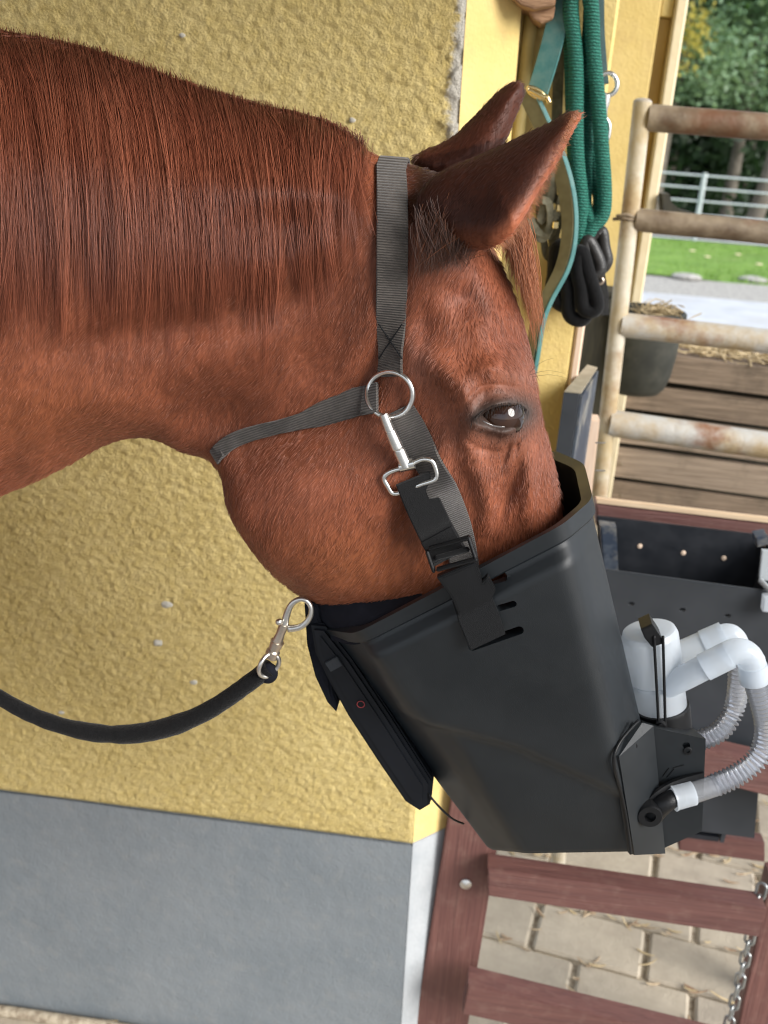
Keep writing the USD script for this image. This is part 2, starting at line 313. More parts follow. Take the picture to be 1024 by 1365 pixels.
# rough yellow roughcast: stain near the corner where the paint flaked off
usdkit.material(stage, '/World/Looks/roughcast_yellow', {
    'g': ('geometry', {}), 'n1': ('noise_texture', {'scale': 95, 'detail': 3.0}), 'n2': ('noise_texture', {'scale': 2.2, 'detail': 4.0}),
    'r1': ('rgb_ramp', {'ramp': [(0.30, (0.60, 0.465, 0.180)), (0.70, (0.69, 0.555, 0.250))]}), 'r2': ('rgb_ramp', {'ramp': [(0.4, (0.86, 0.84, 0.78)), (0.65, (1, 1, 1))]}),
    'm': ('mix_color', {'blend_type': 'multiply', 'fac': 1.0}),
    'xyz': ('separate_xyz', {}), 'fx': ('map_range', {'from_min': -0.092, 'from_max': -0.060, 'to_min': 0.0, 'to_max': 0.58, 'clamp': True}), 'fz': ('map_range', {'from_min': 1.15, 'from_max': 1.45, 'to_min': 0.0, 'to_max': 1.0, 'clamp': True}),
    'fm': ('math', {'math_type': 'multiply'}), 'n3': ('noise_texture', {'scale': 42, 'detail': 6.0, 'roughness': 0.7}), 'fa': ('math', {'math_type': 'add'}), 'rs': ('rgb_ramp', {'ramp': [(0.80, (0, 0, 0)), (0.95, (0.8, 0.8, 0.8))]}),
    'mc': ('mix_color', {'b': (0.50, 0.49, 0.47)}), 'b1': ('noise_texture', {'scale': 310, 'detail': 4.0, 'roughness': 0.65}), 'bp': ('bump', {'distance': 0.0050, 'strength': 1.0}), 'p': ('principled_bsdf', {'roughness': 0.82, 'specular_ior_level': 0.3})},
    [('g.position', 'n1.vector'), ('g.position', 'n2.vector'), ('g.position', 'n3.vector'), ('n1.fac', 'r1.fac'), ('n2.fac', 'r2.fac'), ('r1.color', 'm.a'), ('r2.color', 'm.b'),
     ('g.position', 'xyz.vector'), ('xyz.x', 'fx.value'), ('xyz.z', 'fz.value'), ('fx.result', 'fm.value1'), ('fz.result', 'fm.value2'), ('fm.value', 'fa.value1'), ('n3.fac', 'fa.value2'), ('fa.value', 'rs.fac'),
     ('m.result', 'mc.a'), ('rs.color', 'mc.fac'), ('mc.result', 'p.base_color'), ('g.position', 'b1.vector'), ('b1.fac', 'bp.height'), ('bp.normal', 'p.normal')], surface='p.BSDF')

def webbing(name, c1, c2, ribs_along):
    """woven nylon: fine ribs across the strap by the object's own position"""
    usdkit.material(stage, f'/World/Looks/{name}', {
        'g': ('geometry', {}), 'mp': ('mapping', {'rotation': ribs_along}), 'w': ('wave_texture', {'scale': 165.0, 'bands_direction': 'z', 'distortion': 0.8, 'detail': 1.0, 'detail_scale': 3.0}),
        'n': ('noise_texture', {'scale': 40, 'detail': 6.0, 'roughness': 0.7}), 'r': ('rgb_ramp', {'ramp': [(0.35, c1), (0.65, c2)]}), 'wr': ('rgb_ramp', {'ramp': [(0, (0.55, 0.55, 0.55)), (1, (1.1, 1.1, 1.1))]}),
        'm': ('mix_color', {'blend_type': 'multiply', 'fac': 0.8}), 'b': ('bump', {'distance': 0.0009, 'strength': 1.0}), 'p': ('principled_bsdf', {'roughness': 0.75, 'sheen_weight': 0.15})},
        [('g.position', 'mp.vector'), ('mp.vector', 'w.vector'), ('g.position', 'n.vector'), ('n.fac', 'r.fac'), ('w.fac', 'wr.fac'), ('r.color', 'm.a'), ('wr.color', 'm.b'), ('m.result', 'p.base_color'), ('w.fac', 'b.height'), ('b.normal', 'p.normal')], surface='p.BSDF')
webbing('brown_webbing', (0.048, 0.039, 0.033), (0.105, 0.088, 0.075), (0, 0, 0))
webbing('brown_webbing_slanted', (0.048, 0.041, 0.037), (0.105, 0.092, 0.082), (0, 0.45, 0))

def strand(name, c1, c2, rough=0.35, scale=160.0):
    usdkit.material(stage, f'/World/Looks/{name}', {
        'g': ('geometry', {}), 'n': ('noise_texture', {'scale': scale, 'detail': 2.0}), 'r': ('rgb_ramp', {'ramp': [(0.35, c1), (0.65, c2)]}), 'p': ('principled_bsdf', {'roughness': rough, 'specular_ior_level': 0.5, 'sheen_weight': 0.0})},
        [('g.position', 'n.vector'), ('n.fac', 'r.fac'), ('r.color', 'p.base_color')], surface='p.BSDF')
usdkit.material(stage, '/World/Looks/green_rope', {
    'g': ('geometry', {}), 'w': ('wave_texture', {'scale': 85.0, 'bands_direction': 'z', 'distortion': 3.5, 'detail': 3.0, 'detail_scale': 4.0}), 'r': ('rgb_ramp', {'ramp': [(0.1, (0.008, 0.10, 0.070)), (0.9, (0.018, 0.19, 0.135))]}), 'b': ('bump', {'distance': 0.0018, 'strength': 1.0}), 'p': ('principled_bsdf', {'roughness': 0.7})},
    [('g.position', 'w.vector'), ('w.fac', 'r.fac'), ('r.color', 'p.base_color'), ('w.fac', 'b.height'), ('b.normal', 'p.normal')], surface='p.BSDF')
mat('dark_teal_strap', (0.02, 0.055, 0.055), (0.035, 0.08, 0.078), scale=60, rough=0.7, bump=[(700, 0.0004)])
mat('brass', (0.75, 0.58, 0.26), (0.85, 0.70, 0.38), scale=60, rough=0.25, metallic=1.0)
strand('mane_hair', (0.085, 0.022, 0.012), (0.25, 0.075, 0.042), rough=0.38)
strand('forelock_hair', (0.20, 0.065, 0.024), (0.42, 0.16, 0.06), rough=0.4)
strand('lash_hair', (0.012, 0.010, 0.009), (0.02, 0.016, 0.014))
strand('whisker_hair', (0.18, 0.11, 0.07), (0.25, 0.16, 0.1))
# the coat: fur tone comes with the mesh and with every hair
usdkit.material(stage, '/World/Looks/coat', {
    'a': ('attribute', {'attribute': 'furTone'}), 'g': ('geometry', {}), 'mp': ('mapping', {'rotation': (0, 0.6, 0), 'scale': (150, 150, 28)}), 'n': ('noise_texture', {'scale': 1.0, 'detail': 4.0, 'roughness': 0.65}),
    'r': ('rgb_ramp', {'ramp': [(0.3, (0.72, 0.70, 0.68)), (0.7, (1.25, 1.25, 1.25))]}), 'm': ('mix_color', {'blend_type': 'multiply', 'fac': 1.0, 'use_clamp': False}), 'b': ('bump', {'distance': 0.0016, 'strength': 0.7}),
    'p': ('principled_bsdf', {'roughness': 0.5, 'specular_ior_level': 0.22})},
    [('g.position', 'mp.vector'), ('mp.vector', 'n.vector'), ('n.fac', 'r.fac'), ('a.color', 'm.a'), ('r.color', 'm.b'), ('m.result', 'p.base_color'), ('n.fac', 'b.height'), ('b.normal', 'p.normal')], surface='p.BSDF')
usdkit.material(stage, '/World/Looks/mane_strand', {
    'a': ('attribute', {'attribute': 'furTone'}), 'p': ('principled_bsdf', {'roughness': 0.36, 'specular_ior_level': 0.38})},
    [('a.color', 'p.base_color')], surface='p.BSDF')
usdkit.material(stage, '/World/Looks/coat_hair', {
    'a': ('attribute', {'attribute': 'furTone'}), 'p': ('principled_bsdf', {'roughness': 0.38, 'specular_ior_level': 0.42})},
    [('a.color', 'p.base_color')], surface='p.BSDF')
EYE_FRONT = tuple((at(672, 553, 0.792)).tolist())
usdkit.material(stage, '/World/Looks/eyeball', {
    'g': ('geometry', {}), 'd': ('vector_math', {'math_type': 'distance', 'vector2': EYE_FRONT}), 'r': ('rgb_ramp', {'ramp': [(0, (0.006, 0.008, 0.016)), (0.36, (0.008, 0.010, 0.018)), (0.5, (0.035, 0.014, 0.007)), (0.95, (0.015, 0.008, 0.006))]}), 's': ('math', {'math_type': 'multiply', 'value2': 34.0}),
    'p': ('principled_bsdf', {'roughness': 0.05, 'specular_ior_level': 0.55})},
    [('g.position', 'd.vector1'), ('d.value', 's.value1'), ('s.value', 'r.fac'), ('r.color', 'p.base_color')], surface='p.BSDF')
usdkit.material(stage, '/World/Looks/clear_hose', {
    'd': ('diffuse_bsdf', {'color': (0.80, 0.82, 0.86)}), 't': ('translucent_bsdf', {'color': (0.80, 0.82, 0.88)}), 'x': ('transparent_bsdf', {'color': (0.93, 0.94, 0.97)}), 'g': ('glossy_bsdf', {'roughness': 0.12}),
    'm1': ('mix_closure', {'fac': 0.5}), 'm2': ('mix_closure', {'fac': 0.66}), 'f': ('fresnel', {'IOR': 1.5}), 'm3': ('mix_closure', {})},
    [('d.BSDF', 'm1.closure1'), ('t.BSDF', 'm1.closure2'), ('m1.closure', 'm2.closure1'), ('x.BSDF', 'm2.closure2'), ('f.fac', 'm3.fac'), ('m2.closure', 'm3.closure1'), ('g.BSDF', 'm3.closure2')], surface='m3.closure')
usdkit.material(stage, '/World/Looks/milky_plastic', {
    'd': ('principled_bsdf', {'base_color': (0.70, 0.75, 0.80), 'roughness': 0.22}), 't': ('translucent_bsdf', {'color': (0.80, 0.84, 0.88)}), 'm1': ('mix_closure', {'fac': 0.42}), 'x': ('transparent_bsdf', {'color': (0.94, 0.96, 0.98)}), 'm2': ('mix_closure', {'fac': 0.26})},
    [('d.BSDF', 'm1.closure1'), ('t.BSDF', 'm1.closure2'), ('m1.closure', 'm2.closure1'), ('x.BSDF', 'm2.closure2')], surface='m2.closure')
def leaf(name, c1, c2, tr):
    usdkit.material(stage, f'/World/Looks/{name}', {
        'g': ('geometry', {}), 'n': ('noise_texture', {'scale': 1.1, 'detail': 5.0}), 'r': ('rgb_ramp', {'ramp': [(0.35, c1), (0.65, c2)]}), 'p': ('principled_bsdf', {'roughness': 0.5}), 't': ('translucent_bsdf', {'color': tr}), 'm': ('mix_closure', {'fac': 0.35})},
        [('g.position', 'n.vector'), ('n.fac', 'r.fac'), ('r.color', 'p.base_color'), ('p.BSDF', 'm.closure1'), ('t.BSDF', 'm.closure2')], surface='m.closure')
leaf('leaf_green', (0.05, 0.11, 0.035), (0.10, 0.18, 0.06), (0.14, 0.27, 0.06))
leaf('leaf_silver', (0.13, 0.23, 0.13), (0.26, 0.38, 0.22), (0.30, 0.44, 0.18))
leaf('leaf_fresh', (0.05, 0.13, 0.012), (0.10, 0.20, 0.025), (0.14, 0.30, 0.03))
leaf('leaf_yellow', (0.45, 0.36, 0.05), (0.58, 0.50, 0.12), (0.5, 0.42, 0.08))
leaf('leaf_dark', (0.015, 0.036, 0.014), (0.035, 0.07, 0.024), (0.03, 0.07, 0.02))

# ------------------------------------------------------------------ the setting: ground
def sheet(name, x0, x1, y0, y1, z, mt):
    return part(name, tm(([[x0, y0, z], [x1, y0, z], [x1, y1, z], [x0, y1, z]], [[0, 1, 2, 3]])), mt, smooth=False, kind='structure')
sheet('ground', -300, 300, -300, 300, -0.030, 'soil_brown')
sheet('paving_bed', -2.0, 2.2, 0.2, 2.75, -0.010, 'joint_sand')
sheet('concrete_yard', -12, 30, 2.75, 12.2, -0.004, 'yard_concrete')
sheet('tarmac_yard', -14, 22, -22, 0.2, -0.008, 'yard_tarmac')  # unseen yard, kept dark to dim the reflection in the eye
sheet('gravel_strip', -12, 40, 12.2, 14.0, -0.006, 'gravel_gray')
# a slightly domed lawn
gx, gy = np.meshgrid(np.linspace(-8, 32, 80), np.linspace(13.9, 19.6, 24), indexing='ij')
part('lawn', grid_mesh(np.stack([gx, gy, 0.02 + 0.05 * meshkit.fbm(np.stack([gx * .6, gy * .6, 0 * gx], -1), 3) - 0.04 * np.exp(-((gy - 13.9) / .25) ** 2)], -1)), 'turf_green', smooth=True, kind='structure')
# grass tufts on the lawn
n = 16000
bx = rng.uniform(1.2, 9, n); by = rng.uniform(13.9, 19.4, n); hh = rng.uniform(.02, .06, n); an = rng.uniform(0, 6.28, n)
bz = 0.035 + 0 * bx; w = rng.uniform(.006, .014, n)
A = np.stack([bx - w * np.cos(an), by - w * np.sin(an), bz - .03], -1); B = np.stack([bx + w * np.cos(an), by + w * np.sin(an), bz - .03], -1)
T_ = np.stack([bx + rng.normal(0, .02, n), by + rng.normal(0, .02, n), bz + hh], -1)
part('grass', tm((np.stack([A, B, T_], 1).reshape(-1, 3), np.arange(3 * n).reshape(-1, 3))), 'turf_green', smooth=False, kind='stuff', label='short bright green grass of the lawn beyond the gravel', category='grass')
# fallen pale leaves on the lawn, low stones on the gravel edge
for k, (a, b, lab) in enumerate([(923, 334, 'pale fallen leaf on the lawn farthest from the camera, near the jamb'), (943, 342, 'pale fallen leaf on the lawn under the gate upright'), (984, 339, 'pale fallen leaf on the lawn, the whitest in the middle of the opening'), (1012, 352, 'pale fallen leaf on the lawn nearest the photo right edge')]):
    c = at_z(a, b, 0.075)
    m = trimesh.creation.icosphere(2, 1.0); m.vertices *= [0.05, 0.04, 0.012]; m.apply_translation(c)
    part('fallen_leaf', m, 'pale_cream', smooth=True, label=lab, category='leaf', group='pale leaves on the lawn')
for k, (a, b, lab) in enumerate([(916, 369, 'flat pinkish stone on the lawn edge nearest the door jamb'), (1004, 373, 'flat brownish stone on the lawn edge at the photo right side')]):
    c = at_z(a, b, 0.03)
    m = trimesh.creation.icosphere(3, 1.0); m.vertices *= [0.2, 0.14, 0.05]; m.vertices *= 1 + .25 * (meshkit.fbm(m.vertices * 6 + k) - .5)[:, None]; m.apply_translation(c)
    part('edge_stone', m, 'gravel_gray', smooth=True, label=lab, category='stone')

# pavers of the stable floor, every stone its own piece
floor_x = thing('paved_floor', (0, 0, 0), kind='structure')
ang = math.radians(-11.0); ca, sa = math.cos(ang), math.sin(ang)
o0 = at_z(706, 1262, 0.0)                       # a joint crossing seen in the photograph
PW, PH, GAP = 0.222, 0.142, 0.010
pm_ = ['paver_concrete', 'paver_concrete_dusty', 'paver_concrete_worn']
for r_ in range(-8, 9):
    for c_ in range(-8, 9):
        lx = (c_ + 0.42 * (r_ % 2)) * PW; ly = r_ * PH
        x0 = np.array([lx + GAP / 2, ly + .003]); x1 = np.array([lx + PW - GAP / 2, ly + PH - .003])
        cx_, cy_ = (x0 + x1) / 2; wx, wy = o0[0] + ca * cx_ - sa * cy_, o0[1] + sa * cx_ + ca * cy_
        if not (-0.95 < wx < 1.35 and 0.72 < wy < 2.62): continue
        m = box([x0[0], x0[1], -0.06], [x1[0], x1[1], rng.uniform(-.0025, .0015)], 0.006)
        v = m.vertices; m.vertices = np.stack([o0[0] + ca * v[:, 0] - sa * v[:, 1], o0[1] + sa * v[:, 0] + ca * v[:, 1], v[:, 2]], 1)
        part('paver', m, pm_[int(rng.integers(3))], floor_x, smooth=False)

# straw and leaf crumbs in the paver joints
ms = []
for k in range(1500):
    r_, along = int(rng.integers(-6, 7)), rng.uniform(-1.0, 1.4)
    if rng.random() < .6: lx, ly = along, r_ * PH + rng.normal(0, .008)
    elif rng.random() < .75: lx, ly = (int(rng.integers(-5, 6)) + .42 * (r_ % 2)) * PW + rng.normal(0, .006), r_ * PH + rng.uniform(0, PH)
    else: lx, ly = along, rng.uniform(-.9, .9)
    wx, wy = o0[0] + ca * lx - sa * ly, o0[1] + sa * lx + ca * ly
    L = rng.uniform(.006, .022) * (2.2 if rng.random() < .06 else 1); W_ = rng.uniform(.0012, .004); t = rng.uniform(0, 6.28) if rng.random() < .5 else rng.normal(-.2, .3)
    m = trimesh.creation.icosphere(1, 1.0); m.vertices *= [L, W_, .0015]; m.vertices[:, 2] += .25 * m.vertices[:, 0] ** 2 / L
    m.apply_transform(trimesh.transformations.euler_matrix(rng.normal(0, .2), rng.normal(0, .12), t)); m.apply_translation([wx, wy, .003]); ms.append(m)
part('straw_litter', join(*ms[:950]), 'leaf_litter', smooth=True, kind='stuff', label='brown leaf crumbs lying in the paver joints', category='leaf litter')
part('straw_litter', join(*ms[950:]), 'hay', smooth=True, kind='stuff', label='pale straw bits strewn over the pavers', category='straw')

# ------------------------------------------------------------------ the stable wall
WY = 1.378
ct, cb = at(622, 0, WY), at(550, 1125, WY)
def corner_x(z): return cb[0] + (ct[0] - cb[0]) * (z - cb[2]) / (ct[2] - cb[2])
wall = thing('stable_wall', (-1.5, WY, 0), 'rough yellow roughcast stable wall with a smooth grey plinth behind the horse', 'wall')
ZP = 0.450
zs = np.r_[np.linspace(ZP, 1.72, 500), np.linspace(1.75, 2.56, 40)]
us = np.r_[np.linspace(-3.6, -0.78, 60), np.linspace(-0.775, 0, 310)]
ug, zg = np.meshgrid(us, zs, indexing='ij')
xg = ug + corner_x(zg)
pn = np.stack([xg, 0 * xg, zg], -1)
h = 0.0038 * (meshkit.noise(pn * 190, 3) * .7 + meshkit.noise(pn * 120, 4) * .5 - .15) + 0.004 * meshkit.fbm(pn * 6, 3, 9)
edge = np.clip(-ug / 0.006, 0, 1)
chip = np.clip((ug + 0.038 + .02 * (meshkit.noise(pn * 40, 12) - .5)) / 0.012, 0, 1) * np.clip((zg - 1.12) / .1, 0, 1) * np.clip((meshkit.fbm(pn * 34, 4, 21) - .46) / .05, 0, 1)
h = h * edge - 0.0035 * chip
low = np.clip((zg - ZP) / .006, 0, 1)
yg = WY - h * low
part('roughcast', grid_mesh(np.stack([xg, yg, zg], -1)[:, ::1]), 'roughcast_yellow', wall, smooth=True)
core = hull([[x, y, z] for z in (ZP + .002, 2.55) for x, y in ((-5.2, WY + .006), (corner_x(z) - .004, WY + .006), (corner_x(z) - .004, WY + .2), (-5.2, WY + .2))])
part('masonry', core, 'smooth_yellow_plaster', wall, smooth=False)
xb = corner_x(0.0)
pl = np.stack(np.meshgrid(np.linspace(-3.6, 0, 140), np.linspace(0.004, ZP, 60), indexing='ij'), -1)
px_, pz_ = pl[..., 0] + corner_x(pl[..., 1]), pl[..., 1]
part('plinth', grid_mesh(np.stack([px_, WY - .004 - .004 * meshkit.fbm(np.stack([px_ * 5, 0 * px_, pz_ * 5], -1), 4, 5), pz_], -1)), 'gray_plinth_paint', wall, smooth=True)
part('plinth_core', hull([[x, y, z] for z in (-.02, ZP - .001) for x, y in ((-5.2, WY + .002), (corner_x(z) - .002, WY + .002), (corner_x(z) - .002, WY + .2), (-5.2, WY + .2))]), 'gray_plinth_paint', wall, smooth=False)
# splayed return of the wall, smooth and bright
def ret(z0, z1, dx, off, mt, nm):
    pts = [[corner_x(z) + off, WY + off, z] for z in (z0, z1)] + [[corner_x(z) + dx, WY + dx, z] for z in (z0, z1)] + [[corner_x(z) - .002, WY + .19, z] for z in (z0, z1)] + [[corner_x(z) + dx, WY + .19, z] for z in (z0, z1)]
    part(nm, hull(pts), mt, wall, smooth=False)
ret(ZP + .001, 2.55, 0.066, 0.0005, 'smooth_yellow_plaster', 'splayed_return')
ret(-.02, ZP - .0005, 0.060, 0.0005, 'pale_gray_render', 'return_plinth')  # lit side of the plinth put into a paler gray
# pale chips in the roughcast
for a, b, s in [(222, 806, .0085), (211, 857, .0075), (258, 910, .006), (82, 950, .005), (243, 47, .004), (470, 160, .004)]:
    c = at(a, b, WY - .0048); m = trimesh.creation.icosphere(2, 1.0); m.vertices *= [s, .0016, s * .75]; m.vertices *= 1 + .5 * (meshkit.noise(m.vertices / s * 1.5 + a) - .5)[:, None]; m.apply_translation(c)
    part('plaster_chip', m, 'chipped_plaster', wall, smooth=True)
# wall base skirting of mortar at the floor
q = []
for k in range(90):
    x = -3.4 + k * .0385; q.append([x, WY - .022 - .01 * meshkit.noise(np.array([x * 9, 0, 0])), .004 + .006 * float(meshkit.noise(np.array([x * 23, 3, 0])))])
part('mortar_fillet', tube(np.array(q), 0.010, 8), 'joint_sand', wall, smooth=True)
# grey downpipe beside the corner
pp = np.array([at(574, 1065, 1.405), at(590, 1100, 1.405)])
pt, pb_ = at(600, 1075, 1.42), at(572, 1365, 1.42)
dp = thing('downpipe', (pb_[0], 1.42, 0), 'pale grey downpipe standing in the corner beside the grey plinth', 'pipe')
xx = (pt[0] + pb_[0]) / 2 - .004
part('pipe', tube(np.array([[xx, 1.475, z] for z in np.linspace(-.02, 0.62, 12)]), 0.022, 24), 'gray_pipe', dp, smooth=40)
part('pipe_collar', lathe([xx, 1.475, .60], [xx, 1.475, .635], [(0, .02), (0, .0265), (1, .0265), (1, .02)], 24), 'gray_pipe', dp, smooth=40)

# ------------------------------------------------------------------ the yellow pier with the tack, and the door jamb further back
pier = thing('yellow_pier', (0.05, 1.6, 0), 'smooth bright yellow plastered pier on which the tack hangs', 'wall')
part('plaster', box([-0.12, 1.505, .60], [0.129, 1.70, 2.55], .004), 'smooth_yellow_plaster', pier)
part('pier_base', box([-0.12, 1.515, -.02], [0.070, 1.70, .598], .004), 'pale_gray_render', pier)
mx = at(704, 60, 1.49)[0]
part('moulding', join(tube(np.array([[mx, 1.492, z] for z in (0.3, 2.5)]), 0.0085, 14), tube(np.array([[mx - .013, 1.498, z] for z in (0.3, 2.5)]), 0.0055, 10)), 'olive_yellow_paint', pier, smooth=40)
part('flaked_edge', box([0.1295, 1.503, .61], [0.142, 1.69, 1.36], .003), 'pale_post_wood', pier)
jamb = thing('door_jamb', (0.27, 2.45, 0), 'tall yellow painted door jamb with a darker recessed strip beyond the rails', 'door jamb')
JY = 2.4
jx = lambda a, b: at(a, b, JY)[0]
x0, x1, x2, x3 = jx(792, 120), jx(874, 60), jx(892, 60), jx(908, 60)
part('jamb_board', box([x0, JY, -.02], [x1, JY + .12, 2.55], .003), 'smooth_yellow_plaster', jamb)
part('recessed_strip', box([x1 + .001, JY + .02, -.02], [x2 - .001, JY + .12, 1.755], .002), 'shaded_yellow_board', jamb)  # shade of the recess put into a darker yellow
part('strip_head', box([x1 + .001, JY + .004, 1.756], [x2 - .001, JY + .12, 2.55], .002), 'smooth_yellow_plaster', jamb)
part('jamb_edge', box([x2, JY - .012, -.02], [x3, JY + .12, 2.55], .004), 'pale_cream', jamb)  # sunlit tone of the edge put into its colour
dpo = thing('dark_gap_post', (at(786, 500, 2.1)[0], 2.1, 0), 'dark post filling the gap between yellow pier and steel upright', 'post')  # plain dark block set in to fill a dark gap
part('timber', box([at(771, 480, 2.1)[0] - .01, 2.1, -.02], [at(804, 480, 2.1)[0] + .012, 2.2, at(785, 395, 2.1)[2]], .004), 'dark_wood', dpo)
part('post_cap', box([at(771, 480, 2.1)[0] - .012, 2.098, at(785, 395, 2.1)[2] + .001], [at(804, 480, 2.1)[0] + .014, 2.202, at(785, 395, 2.1)[2] + .012], .003), 'dark_wood', dpo)
# unseen stable roof, lengthened to dim the inside, open towards the yard and right
roof = thing('stable_roof', (-1, 0.6, 2.56), 'timber roof over the stable front above the horse', 'roof')
for k in range(34):
    y0 = -1.95 + k * .14
    part('roof_board', box([-4.6, y0, 2.565], [0.95, y0 + .136, 2.59]), 'ceiling_wood', roof, smooth=False)
for x in (-3.2, -1.6, 0.3):
    part('rafter', box([x, -1.95, 2.45], [x + .08, 2.8, 2.563]), 'ceiling_wood', roof, smooth=False)

# ------------------------------------------------------------------ the horse: one continuous body from an implicit volume
Y0 = 0.90                                            # the plane that halves the horse
def med(pts): return at(*np.asarray(pts, float).T, Y0)[:, [0, 2]]
top_line = [(-25, 36), (60, 52), (140, 74), (220, 102), (300, 128), (370, 146), (425, 160), (470, 185), (505, 208), (560, 222), (612, 250), (640, 292), (655, 326), (672, 362), (690, 408), (703, 452), (712, 497), (721, 546), (735, 605), (745, 652), (752, 700), (772, 770), (795, 840), (812, 900), (815, 945), (795, 985), (745, 995), (690, 968), (640, 930), (590, 870), (545, 815), (520, 797), (470, 801), (420, 794), (382, 769), (350, 733), (324, 692), (306, 650), (297, 616), (284, 606), (258, 599), (226, 583), (185, 578), (140, 592), (85, 622), (10, 655)]
head = med(top_line)
body = np.array([(-.50, 1.12), (-.585, 1.06), (-.63, .97), (-.68, .88), (-.80, .80), (-1.05, .74), (-1.4, .75), (-1.7, .83), (-1.92, .98), (-2.12, 1.02), (-2.22, 1.18), (-2.18, 1.36), (-2.02, 1.50), (-1.8, 1.55), (-1.5, 1.49), (-1.2, 1.50), (-.95, 1.58), (-.80, 1.60), (-.62, 1.585)])
outline = spline(np.vstack([head, body]), 900, closed=True)
# thickness control: pixel position in the middle plane -> half width in metres
ctl = [(0, 60, .055), (0, 200, .10), (0, 350, .125), (0, 500, .13), (0, 620, .10), (100, 110, .06), (200, 130, .05), (200, 250, .085), (200, 400, .105), (200, 530, .085), (350, 170, .045), (350, 250, .072), (350, 380, .082), (350, 480, .070), (335, 545, .052), (260, 560, .062),
       (450, 185, .042), (450, 260, .072), (450, 350, .072), (430, 460, .066), (385, 530, .060), (520, 225, .046), (520, 300, .07), (530, 400, .078), (505, 480, .076), (470, 540, .076),
       (400, 600, .080), (400, 680, .088), (345, 690, .076), (340, 630, .074), (480, 640, .091), (480, 740, .080), (420, 760, .062), (600, 270, .058), (590, 340, .077), (600, 400, .080), (640, 400, .078), (650, 470, .092), (675, 500, .098), (668, 545, .094), (610, 520, .088), (590, 600, .091), (690, 470, .078), (640, 640, .078), (700, 600, .076), (560, 720, .075), (650, 720, .060), (720, 660, .058), (700, 850, .046), (780, 850, .042), (600, 850, .046), (760, 950, .048)]
ctl = np.array(ctl, float)
wctl = np.array([(-.55, 1.35, .15), (-.75, 1.3, .22), (-.75, 1.0, .20), (-.7, 1.52, .07), (-1.0, 1.1, .27), (-1.0, 1.5, .09), (-1.4, 1.1, .30), (-1.4, 1.42, .15), (-1.8, 1.25, .27), (-2.1, 1.25, .17), (-1.9, 1.05, .20), (-1.2, .8, .18)])
cw = np.vstack([np.c_[med(ctl[:, :2]), ctl[:, 2]], wctl])
thick = RBFInterpolator(cw[:, :2], cw[:, 2], kernel='thin_plate_spline', smoothing=2e-5)
rctl = [(0, 40, .09), (200, 90, .09), (400, 140, .06), (520, 205, .05), (600, 240, .04), (660, 330, .035), (705, 460, .035), (735, 600, .028), (790, 850, .03), (760, 990, .04), (600, 870, .03), (450, 800, .05), (340, 710, .055), (300, 620, .035), (200, 578, .06), (0, 655, .10)]
rctl = np.array(rctl, float)
rw = np.vstack([np.c_[med(rctl[:, :2]), rctl[:, 2]], [(-.8, 1.6, .12), (-1.4, 1.5, .2), (-2.2, 1.2, .15), (-1.3, .75, .2), (-.65, .95, .14)]])
radius = RBFInterpolator(rw[:, :2], rw[:, 2], kernel='linear')

def signed_distance(P, poly):
    from scipy.spatial import cKDTree
    dense = np.vstack([poly + (np.roll(poly, -1, 0) - poly) * s for s in (0, .25, .5, .75)])
    dist = cKDTree(dense).query(P, workers=1)[0]
    import shapely
    ins = shapely.contains_xy(Polygon(poly), P[:, 0], P[:, 1])
    return np.where(ins, dist, -dist)

def gauss(px, py, cx, cy, sx, sy, deg=0.0):
    a = math.radians(deg); c, s = math.cos(a), math.sin(a); u, v = (px - cx) * c + (py - cy) * s, -(px - cx) * s + (py - cy) * c
    return np.exp(-(u / sx) ** 2 - (v / sy) ** 2)
def stroke(px, py, pts, width, taper=True):
    """soft ridge along a pixel polyline"""
    p = spline(np.asarray(pts, float), 60)
    best = np.full(px.shape, 1e9); tt = np.zeros(px.shape)
    for k in range(len(p)):
        dd = (px - p[k, 0]) ** 2 + (py - p[k, 1]) ** 2; m = dd < best; best = np.where(m, dd, best); tt = np.where(m, k / (len(p) - 1), tt)
    r = np.exp(-best / width ** 2)
    return r * (np.sin(np.pi * np.clip(tt, .02, .98)) ** .5 if taper else 1)
EYE_C = (670, 553)
upper_lid = [(629, 557), (642, 546), (657, 538), (675, 534), (694, 536), (707, 546)]
lower_lid = [(629, 557), (642, 566), (657, 573), (673, 575), (690, 568), (707, 549)]
lid_poly = np.array([(637, 557), (646, 549), (658, 544), (675, 541), (690, 542), (700, 548), (690, 561), (673, 568), (658, 566), (646, 561)], float)
